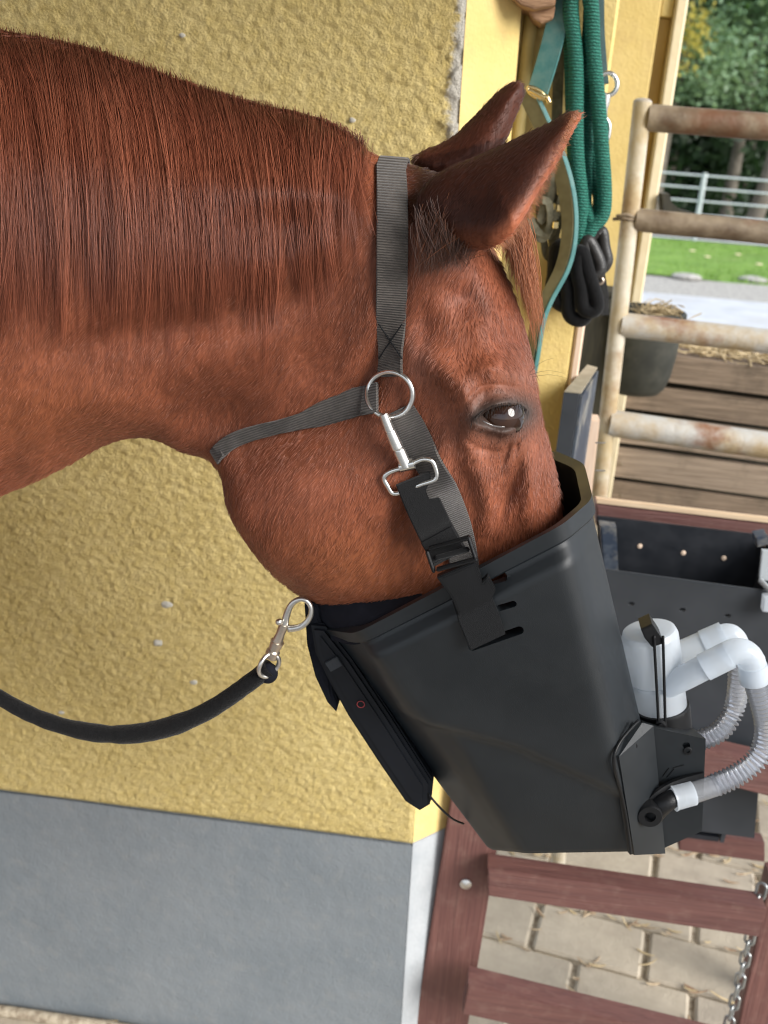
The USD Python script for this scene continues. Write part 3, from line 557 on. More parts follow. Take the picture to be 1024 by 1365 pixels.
def relief(px, py):
    """features of the side of the head, metres outwards, drawn over the photograph's pixels"""
    g = gauss
    r = 0.004 * g(px, py, 690, 500, 40, 20, 10) + 0.0035 * stroke(px, py, [(622, 500), (650, 487), (685, 490), (712, 512)], 12)      # brow
    r -= 0.0055 * g(px, py, 620, 400, 34, 26, 60)                                                                                # hollow of the temple
    r -= 0.006 * g(px, py, 690, 454, 22, 12, 20)                                                                                # hollow above the eye
    r -= 0.003 * g(px, py, 566, 432, 18, 34, 10)
    r += 0.006 * stroke(px, py, [(560, 470), (600, 495), (625, 540), (625, 600)], 16)                                           # cheek arch behind the eye
    r += 0.0042 * stroke(px, py, [(618, 590), (640, 625), (652, 670), (650, 720)], 15)                                          # facial crest
    r -= 0.0026 * stroke(px, py, [(700, 590), (690, 630), (668, 680), (648, 730)], 10)
    r += 0.0030 * stroke(px, py, [(706, 585), (708, 640), (700, 700)], 11)
    r -= 0.0030 * stroke(px, py, [(722, 600), (722, 650), (716, 700)], 8)
    r -= 0.0020 * stroke(px, py, [(680, 590), (676, 606), (668, 622)], 4)
    r -= 0.0018 * stroke(px, py, [(690, 588), (688, 602), (682, 614)], 3.5)
    r -= 0.0050 * stroke(px, py, [(545, 350), (520, 430), (480, 520), (420, 560), (330, 600)], 20)                               # jaw to neck groove
    r += 0.0045 * g(px, py, 400, 660, 80, 90) + 0.003 * g(px, py, 500, 640, 60, 80)
    r -= 0.0040 * stroke(px, py, [(560, 560), (556, 640), (540, 720), (520, 780)], 22)
    r += 0.0030 * stroke(px, py, [(595, 560), (585, 640), (570, 720)], 16)
    r += 0.0035 * stroke(px, py, [(60, 560), (200, 520), (300, 470), (420, 420)], 40)
    r -= 0.0040 * stroke(px, py, [(60, 470), (200, 440), (330, 420), (440, 380)], 26)
    r -= 0.0035 * stroke(px, py, [(300, 300), (400, 300), (470, 270)], 30)
    r += 0.0014 * (meshkit.fbm(np.stack([px / 70, py / 70, 0 * px], -1), 3, 5) - .5) + 0.0004 * (meshkit.fbm(np.stack([px / 16, py / 16, 0 * px], -1), 2, 8) - .5)
    return r
def eye_relief(px, py):
    # eye: lids as ridges round a socket
    e = -0.0130 * np.clip(inside_px(px, py, lid_poly) / 7 + .35, 0, 1)
    e += 0.0068 * stroke(px, py, upper_lid, 6.5) + 0.0042 * stroke(px, py, lower_lid, 5.0)
    e -= 0.0022 * stroke(px, py, [(616, 548), (634, 520), (668, 512), (700, 516)], 4.5) + 0.0018 * stroke(px, py, [(616, 566), (634, 592), (668, 603), (700, 590)], 5) + 0.0012 * stroke(px, py, [(606, 560), (622, 606), (662, 622)], 5)
    return e
def inside_px(px, py, poly):
    from scipy.spatial import cKDTree
    import shapely
    q = spline(poly, 200, closed=True); P = np.stack([px.ravel(), py.ravel()], 1)
    near = (np.abs(P - q.mean(0)) < 90).all(1); out = np.full(len(P), -50.0)
    dd = cKDTree(q).query(P[near])[0]; out[near] = np.where(shapely.contains_xy(Polygon(q), P[near, 0], P[near, 1]), dd, -dd)
    return out.reshape(px.shape)

def spaced(a, b, h): return np.linspace(a, b, max(2, int(round((b - a) / h)) + 1))[:-1]
ex, ez = at(*EYE_C, Y0 - .09)[[0, 2]]
XS = np.r_[spaced(-2.34, -.62, .014), spaced(-.62, -.47, .006), spaced(-.47, ex - .034, .0030), spaced(ex - .034, ex + .036, .0011), spaced(ex + .036, .19, .0030), [.19]]
ZS = np.r_[spaced(-.02, .86, .014), spaced(.86, .93, .006), spaced(.93, ez - .030, .0030), spaced(ez - .030, ez + .030, .0011), spaced(ez + .030, 1.64, .0030), [1.64]]
YS = Y0 + np.r_[spaced(-.34, -.145, .012), spaced(-.145, .145, .0030), spaced(.145, .34, .012), [.34]]
GX, GZ = np.meshgrid(XS, ZS, indexing='ij')
P2 = np.stack([GX.ravel(), GZ.ravel()], 1)
dist = signed_distance(P2, outline).reshape(GX.shape)
near = dist > -.06
Tm = np.full(GX.shape, .05); Tm[near] = np.clip(thick(P2[near.ravel()]), .03, .33)
Rm = np.full(GX.shape, .05); Rm[near] = np.clip(radius(P2[near.ravel()]), .02, .25)
q = np.clip(dist / Rm, -1.2, 1)
prof = 1 - (1 - q) ** 2
base_w = Tm * np.sqrt(np.clip(prof, 0, 1))
from scipy.ndimage import gaussian_filter1d
bs = base_w
pxm, pym = proj(np.stack([GX, Y0 - base_w, GZ], -1))
feat = np.where(dist > 0, 2.3 * relief(pxm, pym) + eye_relief(pxm, pym), 0) * np.clip(dist / .012, 0, 1)
Wm = np.maximum(base_w + feat, 0)
S = np.where(dist > 0, Wm ** 2, (Tm ** 2) * prof)
surf = RegularGridInterpolator((XS, ZS), Wm, bounds_error=False, fill_value=0.0)
def on_horse(px, py, lift=0.0):
    """the point of the horse's near side seen at the pixel"""
    px, py = np.asarray(px, float), np.asarray(py, float)
    Y = np.full(px.shape, Y0 - .07)
    for _ in range(12):
        p = at(px, py, Y); Y = .4 * Y + .6 * (Y0 - surf(p[..., [0, 2]]).reshape(px.shape))
    return at(px, py, Y - lift)

F = ((YS[None, :, None] - Y0) ** 2 - S[:, None, :]) / (np.abs(YS[None, :, None] - Y0) + np.sqrt(np.maximum(S, 0))[:, None, :] + .012)
F = F.astype(np.float32)
def smin(a, b, k): 
    h = np.clip(.5 + .5 * (b - a) / k, 0, 1); return b + (a - b) * h - k * h * (1 - h)
def blend_chain(pts, k=.03, flat=None):
    """adds a chain of tapering capsules (x, y, z, r) to the volume"""
    pts = np.asarray(pts, float); lo = (pts[:, :3] - pts[:, 3:]).min(0) - 3 * k; hi = (pts[:, :3] + pts[:, 3:]).max(0) + 3 * k
    sl = [slice(*np.searchsorted(a, (l, h_))) for a, l, h_ in zip((XS, YS, ZS), lo, hi)]
    X, Y, Z = np.meshgrid(XS[sl[0]], YS[sl[1]], ZS[sl[2]], indexing='ij'); best = None
    for a, b in zip(pts[:-1], pts[1:]):
        ab = b[:3] - a[:3]; t = np.clip(((X - a[0]) * ab[0] + (Y - a[1]) * ab[1] + (Z - a[2]) * ab[2]) / (ab @ ab), 0, 1)
        dd = np.sqrt((X - a[0] - t * ab[0]) ** 2 + (Y - a[1] - t * ab[1]) ** 2 + (Z - a[2] - t * ab[2]) ** 2) - (a[3] + t * (b[3] - a[3]))
        best = dd if best is None else np.minimum(best, dd)
    F[tuple(sl)] = smin(F[tuple(sl)], best, k)
for s in (-1, 1):
    y = Y0 + .13 * s
    blend_chain([(-.80, y, 1.02, .10), (-.79, y, .80, .075), (-.77, y, .56, .05), (-.78, y, .48, .042), (-.78, y, .22, .034), (-.77, y, .15, .042), (-.745, y, .085, .042), (-.73, y, .03, .055)], .05)
    blend_chain([(-1.95, y, 1.12, .17), (-1.84, y, .86, .11), (-1.95, y, .66, .065), (-2.07, y, .54, .055), (-2.05, y, .24, .037), (-2.04, y, .16, .045), (-2.0, y, .09, .045), (-1.985, y, .03, .055)], .06)
blend_chain([(-2.15, Y0, 1.38, .05), (-2.26, Y0, 1.2, .05), (-2.28, Y0, .8, .045), (-2.27, Y0, .55, .02)], .03)

def ear(poly, yc, half, cup, slope):
    """one ear: a leaf shaped shell, hollow towards the front"""
    global F
    q = spline(np.array([at(a, b, yc)[[0, 2]] for a, b in poly]), 160, closed=True)
    lo, hi = q.min(0) - .02, q.max(0) + .02
    sx, sz = slice(*np.searchsorted(XS, (lo[0], hi[0]))), slice(*np.searchsorted(ZS, (lo[1], hi[1])))
    X, Z = np.meshgrid(XS[sx], ZS[sz], indexing='ij')
    dd = signed_distance(np.stack([X.ravel(), Z.ravel()], 1), q).reshape(X.shape)
    t = half * np.sqrt(np.clip(1 - (1 - np.clip(dd / .022, 0, 1)) ** 2, 0, 1)); tt = np.where(dd > 0, t * t, half * half * (1 - (1 - np.clip(dd / .022, -1.2, 0)) ** 2))
    a0, b0 = q[np.argmin(q[:, 0])], q[np.argmax(q[:, 0])]; ax_ = (b0 - a0) / np.linalg.norm(b0 - a0)
    perp_ = -(X - a0[0]) * ax_[1] + (Z - a0[1]) * ax_[0]; grow_ = np.clip(((X - a0[0]) * ax_[0] + (Z - a0[1]) * ax_[1]) / .06, 0, 1)
    yc_ = (yc + slope * perp_ * grow_)[:, None, :]
    f = ((YS[None, :, None] - yc_) ** 2 - tt[:, None, :]) / (np.abs(YS[None, :, None] - yc_) + np.sqrt(np.maximum(tt, 0))[:, None, :] + .008)
    if cup is not None:
        a, b = at(*cup[0], yc + cup[2]), at(*cup[1], yc + cup[2]); ab = b - a
        Xx, Yy, Zz = np.meshgrid(XS[sx], YS, ZS[sz], indexing='ij')
        tk = np.clip(((Xx - a[0]) * ab[0] + (Yy - a[1]) * ab[1] + (Zz - a[2]) * ab[2]) / (ab @ ab), 0, 1)
        c = np.sqrt((Xx - a[0] - tk * ab[0]) ** 2 + (Yy - a[1] - tk * ab[1]) ** 2 + (Zz - a[2] - tk * ab[2]) ** 2) - (.013 * (1 - .75 * tk))
        f = -smin(-f, c, .004)
    F[sx, :, sz] = smin(F[sx, :, sz], f, .012)
near_ear = [(556, 262), (585, 230), (640, 205), (700, 178), (742, 157), (768, 147), (776, 150), (768, 168), (748, 205), (718, 250), (694, 290), (662, 322), (618, 332), (576, 312)]
far_ear = [(548, 214), (585, 192), (625, 162), (652, 133), (676, 112), (694, 108), (699, 116), (692, 145), (678, 180), (655, 215), (620, 240), (570, 240)]
ear(near_ear, Y0 - .062, .020, None, .95)
ear(far_ear, Y0 + .062, .022, None, .45)

def surface_nets(f, xs, ys, zs):
    ins = f < 0
    c = np.zeros(tuple(n - 1 for n in f.shape), np.uint8)
    for d in np.ndindex(2, 2, 2):
        c += ins[d[0]:f.shape[0] - 1 + d[0], d[1]:f.shape[1] - 1 + d[1], d[2]:f.shape[2] - 1 + d[2]]
    act = (c > 0) & (c < 8); idx = np.full(c.shape, -1, np.int32); I = np.argwhere(act); idx[act] = np.arange(len(I))
    acc = np.zeros((len(I), 3)); cnt = np.zeros(len(I)); ax = (xs, ys, zs)
    for k in range(3):
        o = [a for a in range(3) if a != k]
        for d in np.ndindex(2, 2):
            A = I.copy(); A[:, o[0]] += d[0]; A[:, o[1]] += d[1]; B = A.copy(); B[:, k] += 1
            fa, fb = f[tuple(A.T)], f[tuple(B.T)]; m = (fa < 0) != (fb < 0)
            t = fa[m] / (fa[m] - fb[m])
            p = np.stack([ax[j][A[m, j]] for j in range(3)], 1); p[:, k] += t * (ax[k][B[m, k]] - ax[k][A[m, k]])
            acc[m] += p; cnt[m] += 1
    v = acc / cnt[:, None]; F_ = []
    for k in range(3):
        o = [a for a in range(3) if a != k]; sl = [slice(None)] * 3; sl2 = list(sl); sl[k], sl2[k] = slice(0, -1), slice(1, None)
        e = np.argwhere(ins[tuple(sl)] != ins[tuple(sl2)]); e = e[(e[:, o[0]] > 0) & (e[:, o[1]] > 0)]
        e = e[(e[:, o[0]] < f.shape[o[0]] - 1) & (e[:, o[1]] < f.shape[o[1]] - 1)]
        g = []
        for d in ((1, 1), (0, 1), (0, 0), (1, 0)):
            q_ = e.copy(); q_[:, o[0]] -= d[0]; q_[:, o[1]] -= d[1]; g.append(idx[tuple(q_.T)])
        g = np.stack(g, 1); flip = ins[tuple(e.T)] == (k == 1); g[flip] = g[flip][:, ::-1]; F_.append(g)
    qd = np.vstack(F_)
    return v, np.vstack([qd[:, [0, 1, 2]], qd[:, [0, 2, 3]]])
hv, hf = surface_nets(F, XS, YS, ZS)
hm = trimesh.Trimesh(hv, hf, process=False)
if hm.volume < 0: hm.invert()

# colour of the fur over the animal (its own tones, with shade and rim light painted in)
def fur(px, py):
    g = gauss; b = np.zeros(px.shape + (3,)); b[:] = (0.212, 0.074, 0.037)
    def mixto(c, a): 
        a = np.clip(a, 0, 1)[..., None]; b[:] = b * (1 - a) + np.array(c) * a
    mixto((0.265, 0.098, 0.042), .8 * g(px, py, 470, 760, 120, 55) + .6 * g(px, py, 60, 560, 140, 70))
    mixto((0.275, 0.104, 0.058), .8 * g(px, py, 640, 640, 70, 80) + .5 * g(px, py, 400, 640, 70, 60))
    mixto((0.12, 0.040, 0.020), .75 * g(px, py, 300, 540, 90, 70, -30) + .5 * g(px, py, 470, 430, 50, 90) + .5 * g(px, py, 520, 330, 30, 100))  # shadow of throat and jaw groove painted into the fur
    mixto((0.125, 0.042, 0.024), .55 * g(px, py, 622, 395, 34, 24, 60) + .5 * g(px, py, 690, 452, 30, 16, 20) + .5 * g(px, py, 566, 440, 18, 34))  # shade of the temple and eye hollows painted into the fur
    mixto((0.030, 0.010, 0.006), .97 * np.clip((px - 520) / 40, 0, 1) * np.clip((345 - py) / 50, 0, 1))  # shaded back of the ear painted dark
    mixto((0.36, 0.13, 0.065), .9 * stroke(px, py, [(664, 322), (708, 274), (744, 214), (772, 158)], 12, False))  # lit front rim of the ear painted lighter
    mixto((0.30, 0.15, 0.11), .45 * g(px, py, 560, 480, 22, 30) + .3 * g(px, py, 700, 500, 30, 14))
    mixto((0.042, 0.033, 0.029), 1.2 * np.clip((inside_px(px, py, lid_poly) + 30) / 28, 0, 1) ** 1.25)
    mixto((0.10, 0.07, 0.058), .35 * g(px, py, 668, 556, 66, 62))
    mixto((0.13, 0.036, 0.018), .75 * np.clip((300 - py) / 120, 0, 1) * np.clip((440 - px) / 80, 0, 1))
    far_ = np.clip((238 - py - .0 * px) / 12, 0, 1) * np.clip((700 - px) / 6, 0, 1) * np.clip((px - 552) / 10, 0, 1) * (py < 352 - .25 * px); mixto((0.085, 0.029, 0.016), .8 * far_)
    b *= np.array([.98, .86, .82]) * (0.74 + .52 * meshkit.fbm(np.stack([px / 34, py / 34, 0 * px], -1), 3, 31))[..., None]
    return b
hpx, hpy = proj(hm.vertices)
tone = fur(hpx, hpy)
horse = thing('horse', (-.8, Y0, 0), 'chestnut horse with its head lowered into the black inhalation mask', 'horse')
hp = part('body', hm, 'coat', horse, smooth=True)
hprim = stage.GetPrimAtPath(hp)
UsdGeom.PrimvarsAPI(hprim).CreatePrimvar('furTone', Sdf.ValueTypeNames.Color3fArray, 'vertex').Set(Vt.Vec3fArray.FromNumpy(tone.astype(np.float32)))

# eyes
ER = 0.0196
ecen = at(667, 555, Y0 - float(thick(np.array([[ex, ez]]))[0]) + ER + .0018)
for s_ in (1, -1):
    eb = trimesh.creation.icosphere(4, ER); eb.vertices += [ecen[0], Y0 + s_ * (ecen[1] - Y0), ecen[2]]
    part('eyeball', eb, 'eyeball', horse, smooth=True)
# wet rim along the lower lid
rim = spline(np.array([(643, 561), (656, 567), (672, 569), (688, 563), (700, 550)], float), 30)
part('wet_lid_rim', tube(on_horse(rim[:, 0], rim[:, 1], .0002), np.r_[.0004, np.full(28, .0009), .0004], 8), 'wet_rim', horse, smooth=True)

# ------------------------------------------------------------------ hair of the horse
tri = hm.triangles; nrm = hm.face_normals; cen = tri.mean(1); area = hm.area_faces
cpx, cpy = proj(cen)
vis = (np.einsum('ij,ij->i', nrm, EYE - cen) > 0) & (cpx > -30) & (cpx < 800) & (cpy > 10) & (cpy < 830)
fi = np.flatnonzero(vis); pr = area[fi] / area[fi].sum()
NH = 56000
pick = rng.choice(fi, NH, p=pr); b0 = rng.random((NH, 2)); sw = b0.sum(1) > 1; b0[sw] = 1 - b0[sw]
root = tri[pick, 0] + b0[:, :1] * (tri[pick, 1] - tri[pick, 0]) + b0[:, 1:] * (tri[pick, 2] - tri[pick, 0]); nn = nrm[pick]
rx, ry = proj(root)
keep = inside_px(rx, ry, lid_poly) < -9
root, nn, rx, ry = root[keep], nn[keep], rx[keep], ry[keep]; NH = len(root)
# lie of the coat: backwards and down over neck and jowl, down along the face
fl = np.stack([np.interp(rx, [0, 350, 600, 720], [-.55, -.65, -.35, .15]), np.full(NH, .85)], 1)
fl += 0.5 * (meshkit.fbm(np.stack([rx / 60, ry / 60, 0 * rx], -1), 2, 41)[:, None] - .5) + rng.normal(0, .12, (NH, 2))
earm = (ry < 330) & (rx > 560); fl[earm] = [.75, -.5]
whorl = (np.hypot(rx - 668, ry - 470) < 60); fl[whorl, 0] += .5
dirw = fl[:, :1] * RIGHT - fl[:, 1:] * UP
dirw -= nn * np.einsum('ij,ij->i', dirw, nn)[:, None]; dirw /= np.linalg.norm(dirw, axis=1, keepdims=True) + 1e-9
ln = rng.uniform(.0045, .009, NH)[:, None]; ln[earm] *= .7; ln[np.hypot(rx - 668, ry - 555) < 60] *= .5
lift = rng.uniform(.10, .27, NH)[:, None]
pts = np.stack([root - nn * .0005, root + dirw * ln * .5 + nn * ln * lift * .5, root + dirw * ln + nn * ln * lift * .55], 1)
wd = np.tile([.00034, .00026, .00007], (NH, 1)) * rng.uniform(.7, 1.2, (NH, 1))
cv = curves('coat_hair', pts.reshape(-1, 3), np.full(NH, 3), wd.ravel(), 'coat_hair', horse, kind='stuff')
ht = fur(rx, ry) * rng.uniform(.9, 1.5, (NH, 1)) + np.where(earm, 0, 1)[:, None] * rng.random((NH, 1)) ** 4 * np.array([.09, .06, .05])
def set_tone(path, tone_, n_, along=None):
    q_ = np.repeat(np.asarray(tone_), n_, 0)
    if along is not None: q_ = q_ * np.tile(along, len(tone_))[:, None]
    UsdGeom.PrimvarsAPI(stage.GetPrimAtPath(path)).CreatePrimvar('furTone', Sdf.ValueTypeNames.Color3fArray, 'vertex').Set(Vt.Vec3fArray.FromNumpy(q_.astype(np.float32)))
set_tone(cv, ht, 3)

def hair_sheet(name, guides, n, width, mt, spread, lift0, clump=.8, length=(.75, 1.05), pts_n=11):
    """many strands drawn towards pixel guides; guides: (k, m, 2) pixels along each lock"""
    P, C, Wd, K = [], [], [], []
    g = np.asarray(guides, float); k = len(g)
    u = np.linspace(0, 1, pts_n)
    for i in range(n):
        a = int(rng.integers(k)); K.append(a); q = g[a].copy(); L = rng.uniform(*length); off = rng.normal(0, spread, 2) * [1, .5]
        s = np.linspace(0, 1, len(q)); x = np.interp(u * L, s, q[:, 0]); y = np.interp(u * L, s, q[:, 1])
        fan = 1 - clump * u ** 1.3
        ph = rng.uniform(0, 6.28); wob = rng.normal(0, 1.2)
        x = x + off[0] * fan + wob * np.sin(u * rng.uniform(2, 5) + ph) * u; y = y + off[1] * (1 - u)
        lf = lift0 * (rng.random() * .9 + .1) * (np.sin(np.pi * np.clip(u, 0, 1)) * .6 + .4)
        P.append(on_horse(x, y, lf)); C.append(pts_n); Wd.append(width * rng.uniform(.6, 1.3) * (1 - .88 * u ** 1.5))
    return np.vstack(P), C, np.concatenate(Wd), np.array(K)
crest = spline(np.array([(-60, 22)] + [(a, b + 1) for a, b in top_line[:9]], float), 400)
locks = []
for k in range(380):
    x0 = rng.uniform(-60, 478); y0 = np.interp(x0, crest[:, 0], crest[:, 1])
    end = np.interp(x0, [-60, 60, 200, 330, 400, 440, 480], [430, 420, 415, 410, 390, 310, 250]) + rng.normal(0, 42)
    if rng.random() < .25: end -= rng.uniform(20, 150)
    end = max(end, y0 + 40); sh = np.interp(x0, [-60, 300, 400, 480], [34, 34, 8, 6]) + rng.normal(0, 9); dr = rng.normal(0, 16)
    yy = np.linspace(0, 1, 9)
    wv_ = rng.normal(0, 4.5) * np.sin(yy * rng.uniform(3, 7) + rng.uniform(0, 6)) * yy
    locks.append(np.stack([x0 + sh * (1 - (1 - yy) ** 2.2) + dr * yy ** 2 + wv_, y0 + 2 + (end - y0) * yy], 1))
P, C, Wd, K = hair_sheet('mane', locks, 12000, .00036, 'mane_hair', 9.0, .009, .80, length=(.45, 1.18), pts_n=10)
cv = curves('mane', P, C, Wd, 'mane_strand', horse, kind='stuff')
lt = rng.beta(0.9, 1.9, 380)[K] * .8 + rng.random(len(K)) * .2
mt_ = np.array([0.088, 0.021, 0.011]) * (1 - lt[:, None]) + np.array([0.36, 0.112, 0.056]) * lt[:, None]
set_tone(cv, mt_, 10, np.array([.6, .7, .85, 1.0, 1.1, 1.15, 1.15, 1.1, 1.05, 1.0]))
sel = rng.choice(len(locks), 46, replace=False)
P, C, Wd, K = hair_sheet('mane', [locks[i] for i in sel], 1000, .00032, 'mane_strand', 9.0, .012, .62, length=(.6, 1.25), pts_n=10)
cv = curves('mane_highlight', P, C, Wd, 'mane_strand', horse, kind='stuff')
set_tone(cv, np.array([.30, .098, .052]) * rng.uniform(.5, 1.3, (1000, 1)), 10, np.array([.45, .6, .85, 1.05, 1.15, 1.2, 1.2, 1.15, 1.05, .95]))
# a few loose fine strands over the lower edge, and flyaways along the crest
fly = []
for k in range(260):
    x0 = rng.uniform(-60, 440); y0 = np.interp(x0, crest[:, 0], crest[:, 1]); p0 = at(x0, y0 + 3, Y0 - .004)
    dx = rng.uniform(26, 80); up = rng.uniform(-1, 3.6); t = np.linspace(0, 1, 5)
    fly.append(np.array([at(x0 + dx * a, y0 + 3 + (np.interp(x0 + dx * a, crest[:, 0], crest[:, 1]) - y0) * a - up * math.sin(2.6 * a), Y0 - .004 - .006 * rng.random() * a) for a in t]))
curves('mane_flyaway', np.vstack(fly), [5] * len(fly), np.tile([.0003, .0003, .00025, .0002, .0001], len(fly)), 'mane_hair', horse, kind='stuff')
# forelock: falls from the poll past the near ear, clear of the forehead
fp, fc, fw = [], [], []
def free_strands(n, starts, ends, bow, ya, yb, width, jit=4):
    for i in range(n):
        s0 = np.array(starts[0]) + (np.array(starts[1]) - starts[0]) * rng.random(); r_ = rng.random()
        e0 = np.array(ends[0]) + (np.array(ends[1]) - ends[0]) * r_ + rng.normal(0, 5, 2); t = np.linspace(0, 1, 9)
        b_ = bow * rng.uniform(.5, 1.3)
        s0 = s0 + rng.normal(0, jit, 2)
        x = s0[0] + (e0[0] - s0[0]) * t + b_ * np.sin(np.pi * t ** .8); y = s0[1] + (e0[1] - s0[1]) * t
        dy = rng.uniform(*ya) + (rng.uniform(*yb) - 0) * t
        fp.append(at(x, y, Y0 + dy)); fc.append(9); fw.append(width * rng.uniform(.7, 1.3) * (1 - .8 * t ** 2))
free_strands(620, [(648, 272), (694, 282)], [(672, 340), (722, 440)], 10, (-.045, .01), (-.01, .02), .00045)
free_strands(160, [(660, 280), (696, 290)], [(700, 380), (716, 470)], 8, (-.03, .01), (-.01, .02), .0004)
free_strands(330, [(562, 285), (650, 312)], [(548, 366), (628, 352)], -5, (-.090, -.082), (-.012, -.002), .0004, 13)
cv = curves('forelock', np.vstack(fp), fc, np.concatenate(fw), 'mane_strand', horse, kind='stuff')
fo_t = np.vstack([np.array([.30, .105, .042]) * rng.uniform(.6, 1.4, (780, 1)), np.array([.075, .025, .011]) * rng.uniform(.35, 1.1, (330, 1)) + (rng.random((330, 1)) > .9) * np.array([.09, .03, .01])])
set_tone(cv, fo_t, 9)
# fringe on the front edge of the near ear, lightened to carry its rim light
fp, fc, fw = [], [], []
for i in range(1300):
    t = rng.random(); ex_, ey_ = np.interp(t, [0, .35, .7, 1], [650, 700, 742, 772]), np.interp(t, [0, .35, .7, 1], [326, 280, 210, 152])
    L = np.interp(t, [0, .4, 1], [32, 20, 6]) * rng.uniform(.4, 1.1); a = math.radians(rng.uniform(10, 75)); u = np.linspace(0, 1, 4)
    fp.append(at(ex_ - 4 + L * math.cos(a) * u + rng.normal(0, 2), ey_ - 4 + L * math.sin(a) * u, Y0 - .078 + rng.normal(0, .008) + 0 * u)); fc.append(4); fw.append([.0004, .00035, .00025, .0001])
curves('ear_fringe', np.vstack(fp), fc, np.concatenate(fw), 'forelock_hair', horse, kind='stuff')
# lashes, brow whiskers
fp, fc, fw = [], [], []
for i in range(46):
    t = i / 45 + rng.normal(0, .01); px0, py0 = np.interp(t, np.linspace(0, 1, 6), [p[0] for p in upper_lid]), np.interp(t, np.linspace(0, 1, 6), [p[1] for p in upper_lid])
    a = on_horse(np.array(px0), np.array(py0 + 2), .0)
    u = np.linspace(0, 1, 4)[:, None]; d_ = np.array([rng.normal(0.0, .25), -1, -.3]); L = rng.uniform(.006, .011)
    fp.append(a + d_ * L * u + np.array([0, 0, -.35]) * L * u ** 2); fc.append(4); fw.append([.0004, .00035, .0003, .0001])
curves('eyelash', np.vstack(fp), fc, np.concatenate(fw), 'lash_hair', horse, kind='stuff')
fp, fc, fw = [], [], []
for a, b, c, d_ in [(712, 500, 752, 498), (714, 503, 760, 506), (712, 497, 738, 478), (650, 590, 640, 640), (668, 596, 672, 648)]:
    u = np.linspace(0, 1, 6); s0 = on_horse(np.array(a - 6.), np.array(b + 0.)); e0 = at(c, d_, s0[1] - .012)
    fp.append(s0 + (e0 - s0) * u[:, None] + np.array([0, 0, .003]) * np.sin(3.1 * u)[:, None]); fc.append(6); fw.append(np.linspace(.0003, .0001, 6))
curves('whisker', np.vstack(fp), fc, np.concatenate(fw), 'lash_hair', horse, kind='stuff')

# ------------------------------------------------------------------ halter worn by the horse
def strap_on(path, lift, n=40):
    q = spline(np.asarray(path, float)[:, :2], n); x, y = q.T
    p = on_horse(x, y, lift); a = on_horse(x + 14, y, lift) - on_horse(x - 14, y, lift); b = on_horse(x, y + 14, lift) - on_horse(x, y - 14, lift)
    nn_ = np.cross(b, a); nn_ /= np.linalg.norm(nn_, axis=1, keepdims=True); nn_[nn_ @ FWD > 0] *= -1
    for _ in range(3): nn_[1:-1] = (nn_[:-2] + nn_[1:-1] * 2 + nn_[2:]) / 4; p[1:-1] = (p[:-2] + p[1:-1] * 2 + p[2:]) / 4
    nn_ /= np.linalg.norm(nn_, axis=1, keepdims=True)
    return p, nn_
halter = thing('halter', on_horse(np.array(520.), np.array(525.)), 'worn brown webbing halter buckled round the horse head', 'halter')
p, n_ = strap_on([(520, 502), (521, 450), (522, 400), (523, 340), (523, 280), (522, 240), (521, 224)], .004, 46)
x_t = p[-1, 0]; zz = np.linspace(p[-1, 2] + .004, 1.53, 120); ww = surf(np.stack([np.full(120, x_t), zz], 1)); ok = ww > .004; zz, ww = zz[ok], ww[ok]
arc = np.vstack([np.stack([np.full(len(zz), x_t), Y0 - ww - .004, zz], 1), [[x_t, Y0, zz[-1] + .006]], np.stack([np.full(len(zz), x_t), Y0 + ww + .004, zz], 1)[::-1]])
zf = np.linspace(p[-1, 2], 1.30, 14); arc = np.vstack([arc, np.stack([np.full(14, x_t), Y0 + surf(np.stack([np.full(14, x_t), zf], 1)) + .004, zf], 1)])
arc = spline(arc[::3], 50); t_ = np.gradient(arc, axis=0); an_ = np.stack([0 * t_[:, 0], -t_[:, 2], t_[:, 1]], 1); an_ /= np.linalg.norm(an_, axis=1, keepdims=True)
P_, N_ = np.vstack([p, arc]), np.vstack([n_, an_])
part('crown_strap', ribbon(P_, N_, .0243, .0030), 'brown_webbing', halter, smooth=40)
part('strap_keeper', ribbon(*[a[:9] for a in strap_on([(520, 500), (520, 487)], .0055, 9)], .0250, .0030), 'brown_webbing', halter, smooth=40)
for a, b in (((505, 432), (536, 478)), ((536, 432), (505, 478))):
    q = spline(np.array([a, b], float), 12); part('cross_stitch', tube(on_horse(q[:, 0], q[:, 1], .0062), .0006, 6), 'black_gray_webbing', halter, smooth=True)
p, n_ = strap_on([(499, 531), (470, 537), (440, 548), (400, 562), (355, 573), (318, 584), (300, 594), (291, 603)], .004, 40)
tw = np.interp(np.linspace(0, 1, 40), [0, .15, .3, .45, .6, .8, 1], [.0245, .0255, .0225, .0135, .0115, .0125, .0135])
under = np.array([[p[-1, 0] - .004, Y0 - .02, p[-1, 2] - .012], [p[-1, 0] - .004, Y0 + .02, p[-1, 2] - .012], [p[-1, 0] + .004, Y0 + .045, p[-1, 2] + .006]])
part('throat_strap', ribbon(p, n_, tw, .0034), 'brown_webbing_slanted', halter, smooth=40)
part('throat_strap', ribbon(spline(np.vstack([p[-2:], under]), 20), np.tile([[-.8, -.1, -.6]], (20, 1)), .0135, .0034), 'brown_webbing_slanted', halter, smooth=40)
part('strap_loop', ribbon(*[a[:10] for a in strap_on([(503, 530), (484, 534)], .0062, 10)], .0255, .0034), 'brown_webbing_slanted', halter, smooth=40)
p, n_ = strap_on([(533, 545), (548, 575), (568, 612), (590, 655), (608, 700), (618, 745), (624, 790)], .004, 50)
part('cheek_strap', ribbon(p, n_, np.interp(np.linspace(0, 1, 50), [0, .1, 1], [.022, .0255, .0245]), .0032), 'brown_webbing_slanted', halter, smooth=40)
